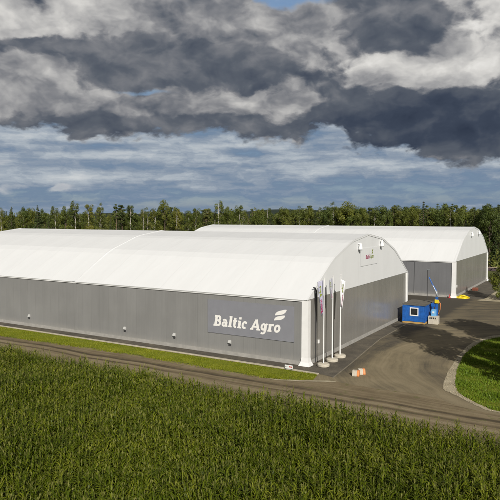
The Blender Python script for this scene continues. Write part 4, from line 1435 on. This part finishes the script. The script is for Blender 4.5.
# fill of the wood: rows behind the skyline trees, tops a little lower
mass = {'broad': 'leafy green tree among many alike inside the dense wood behind the halls', 'birch': 'slender birch among many alike inside the dense wood behind the halls',
        'spruce': 'dark spruce among many alike inside the dense wood behind the halls', 'pine': 'pine among many alike inside the dense wood behind the halls'}
for row, (dd, n) in enumerate(((8, 72), (26, 72), (48, 72))):
    for i in range(n):
        px = -12 + (524 * (i + random.random()) / n)
        D = dist(px) + dd + random.uniform(-7, 7)
        x, y = at(px, D)
        pk = random.random()
        right = px > 300
        kind = 'broad' if pk < (0.42 if right else 0.22) else 'birch' if pk < (0.68 if right else 0.62) else 'spruce' if pk < 0.86 else 'pine'
        py = random.uniform(205, 214) if right else random.uniform(207, 215.5)
        put_tree(KN[kind], kind, x, y, top_z(px, D, py), mass[kind], 'trees inside the wood: ' + KN[kind].replace('_', ' '), widen=random.uniform(0.75, 1.0) * (1.15 if right and kind == 'broad' else 1.0))

# understorey and the far wood that reads as one mass
def far_wood():
    n = 900
    cs, rs = [], []
    for i in range(n):
        px = rng.uniform(-30, 530)
        D = dist(px) + rng.uniform(60, 240)
        x, y = at(px, D)
        h = rng.uniform(13, 18)
        for z in np.arange(2, h, 3.0):
            cs.append((x + rng.normal(0, 0.8), y + rng.normal(0, 0.8), z)); rs.append(2.6 * (1 - 0.5 * z / h) + 0.4)
    V, F = leaf_cloud(cs, rs, 90000, 0.62, 1.0, 77)
    o = link_mesh('woodland', mesh_np('woodland', V, [F], [M['leaf_broad']]))
    tag(o, 'far wood behind the front trees that reads as one mass', 'woodland', kind='stuff')
    cs, rs = [], []
    for i in range(700):
        px = rng.uniform(-20, 520)
        D = dist(px) + rng.uniform(-14, 30)
        x, y = at(px, D)
        h = rng.uniform(2.5, 6.5)
        for z in np.arange(0.6, h, 1.5):
            cs.append((x + rng.normal(0, 0.5), y + rng.normal(0, 0.5), z)); rs.append(1.5 * (1 - 0.4 * z / h))
    V, F = leaf_cloud(cs, rs, 45000, 0.36, 1.0, 78)
    o = link_mesh('undergrowth', mesh_np('undergrowth', V, [F], [M['leaf_birch']]))
    tag(o, 'bushy undergrowth below the wood edge', 'undergrowth', kind='stuff')


far_wood()

# bush at the right edge of the yard, and the trees beside the road that shade it
bush = [tree_meshes('bush', 5), tree_meshes('bush', 6)]
put_tree('bush', 'bush', 11.0, 64.8, 8.4, 'dark leafy bush overhanging the road edge by the far hall', None, bush[0], 1.0, 'bush', 8.0)
put_tree('bush', 'bush', 17.5, 69.0, 7.5, 'leafy bush just behind the dark one by the road edge', None, bush[1], 1.1, 'bush', 8.0)
shade = [(27.4, 0.2, 22.5, 0.88, 'tall slim leafy tree beside the road bend, nearest the grass island tip'),
         (32.0, 10.0, 21.0, 1.05, 'tall leafy tree on the grass island towards the far hall'),
         (32.0, 2.5, 15.0, 0.85, 'shorter leafy tree on the island behind the tallest ones'),
         (37.5, 9.0, 17.0, 1.0, 'leafy tree in the middle of the grass island'),
         (40.0, 17.0, 18.0, 1.0, 'leafy tree on the far side of the grass island')]
dense = [tree_meshes('broad', 91 + k, 2.6) for k in range(2)]
for x, y, h, w, lab in shade:
    put_tree('broadleaf_tree', 'broad', x, y, h, lab, None, random.choice(dense), w)
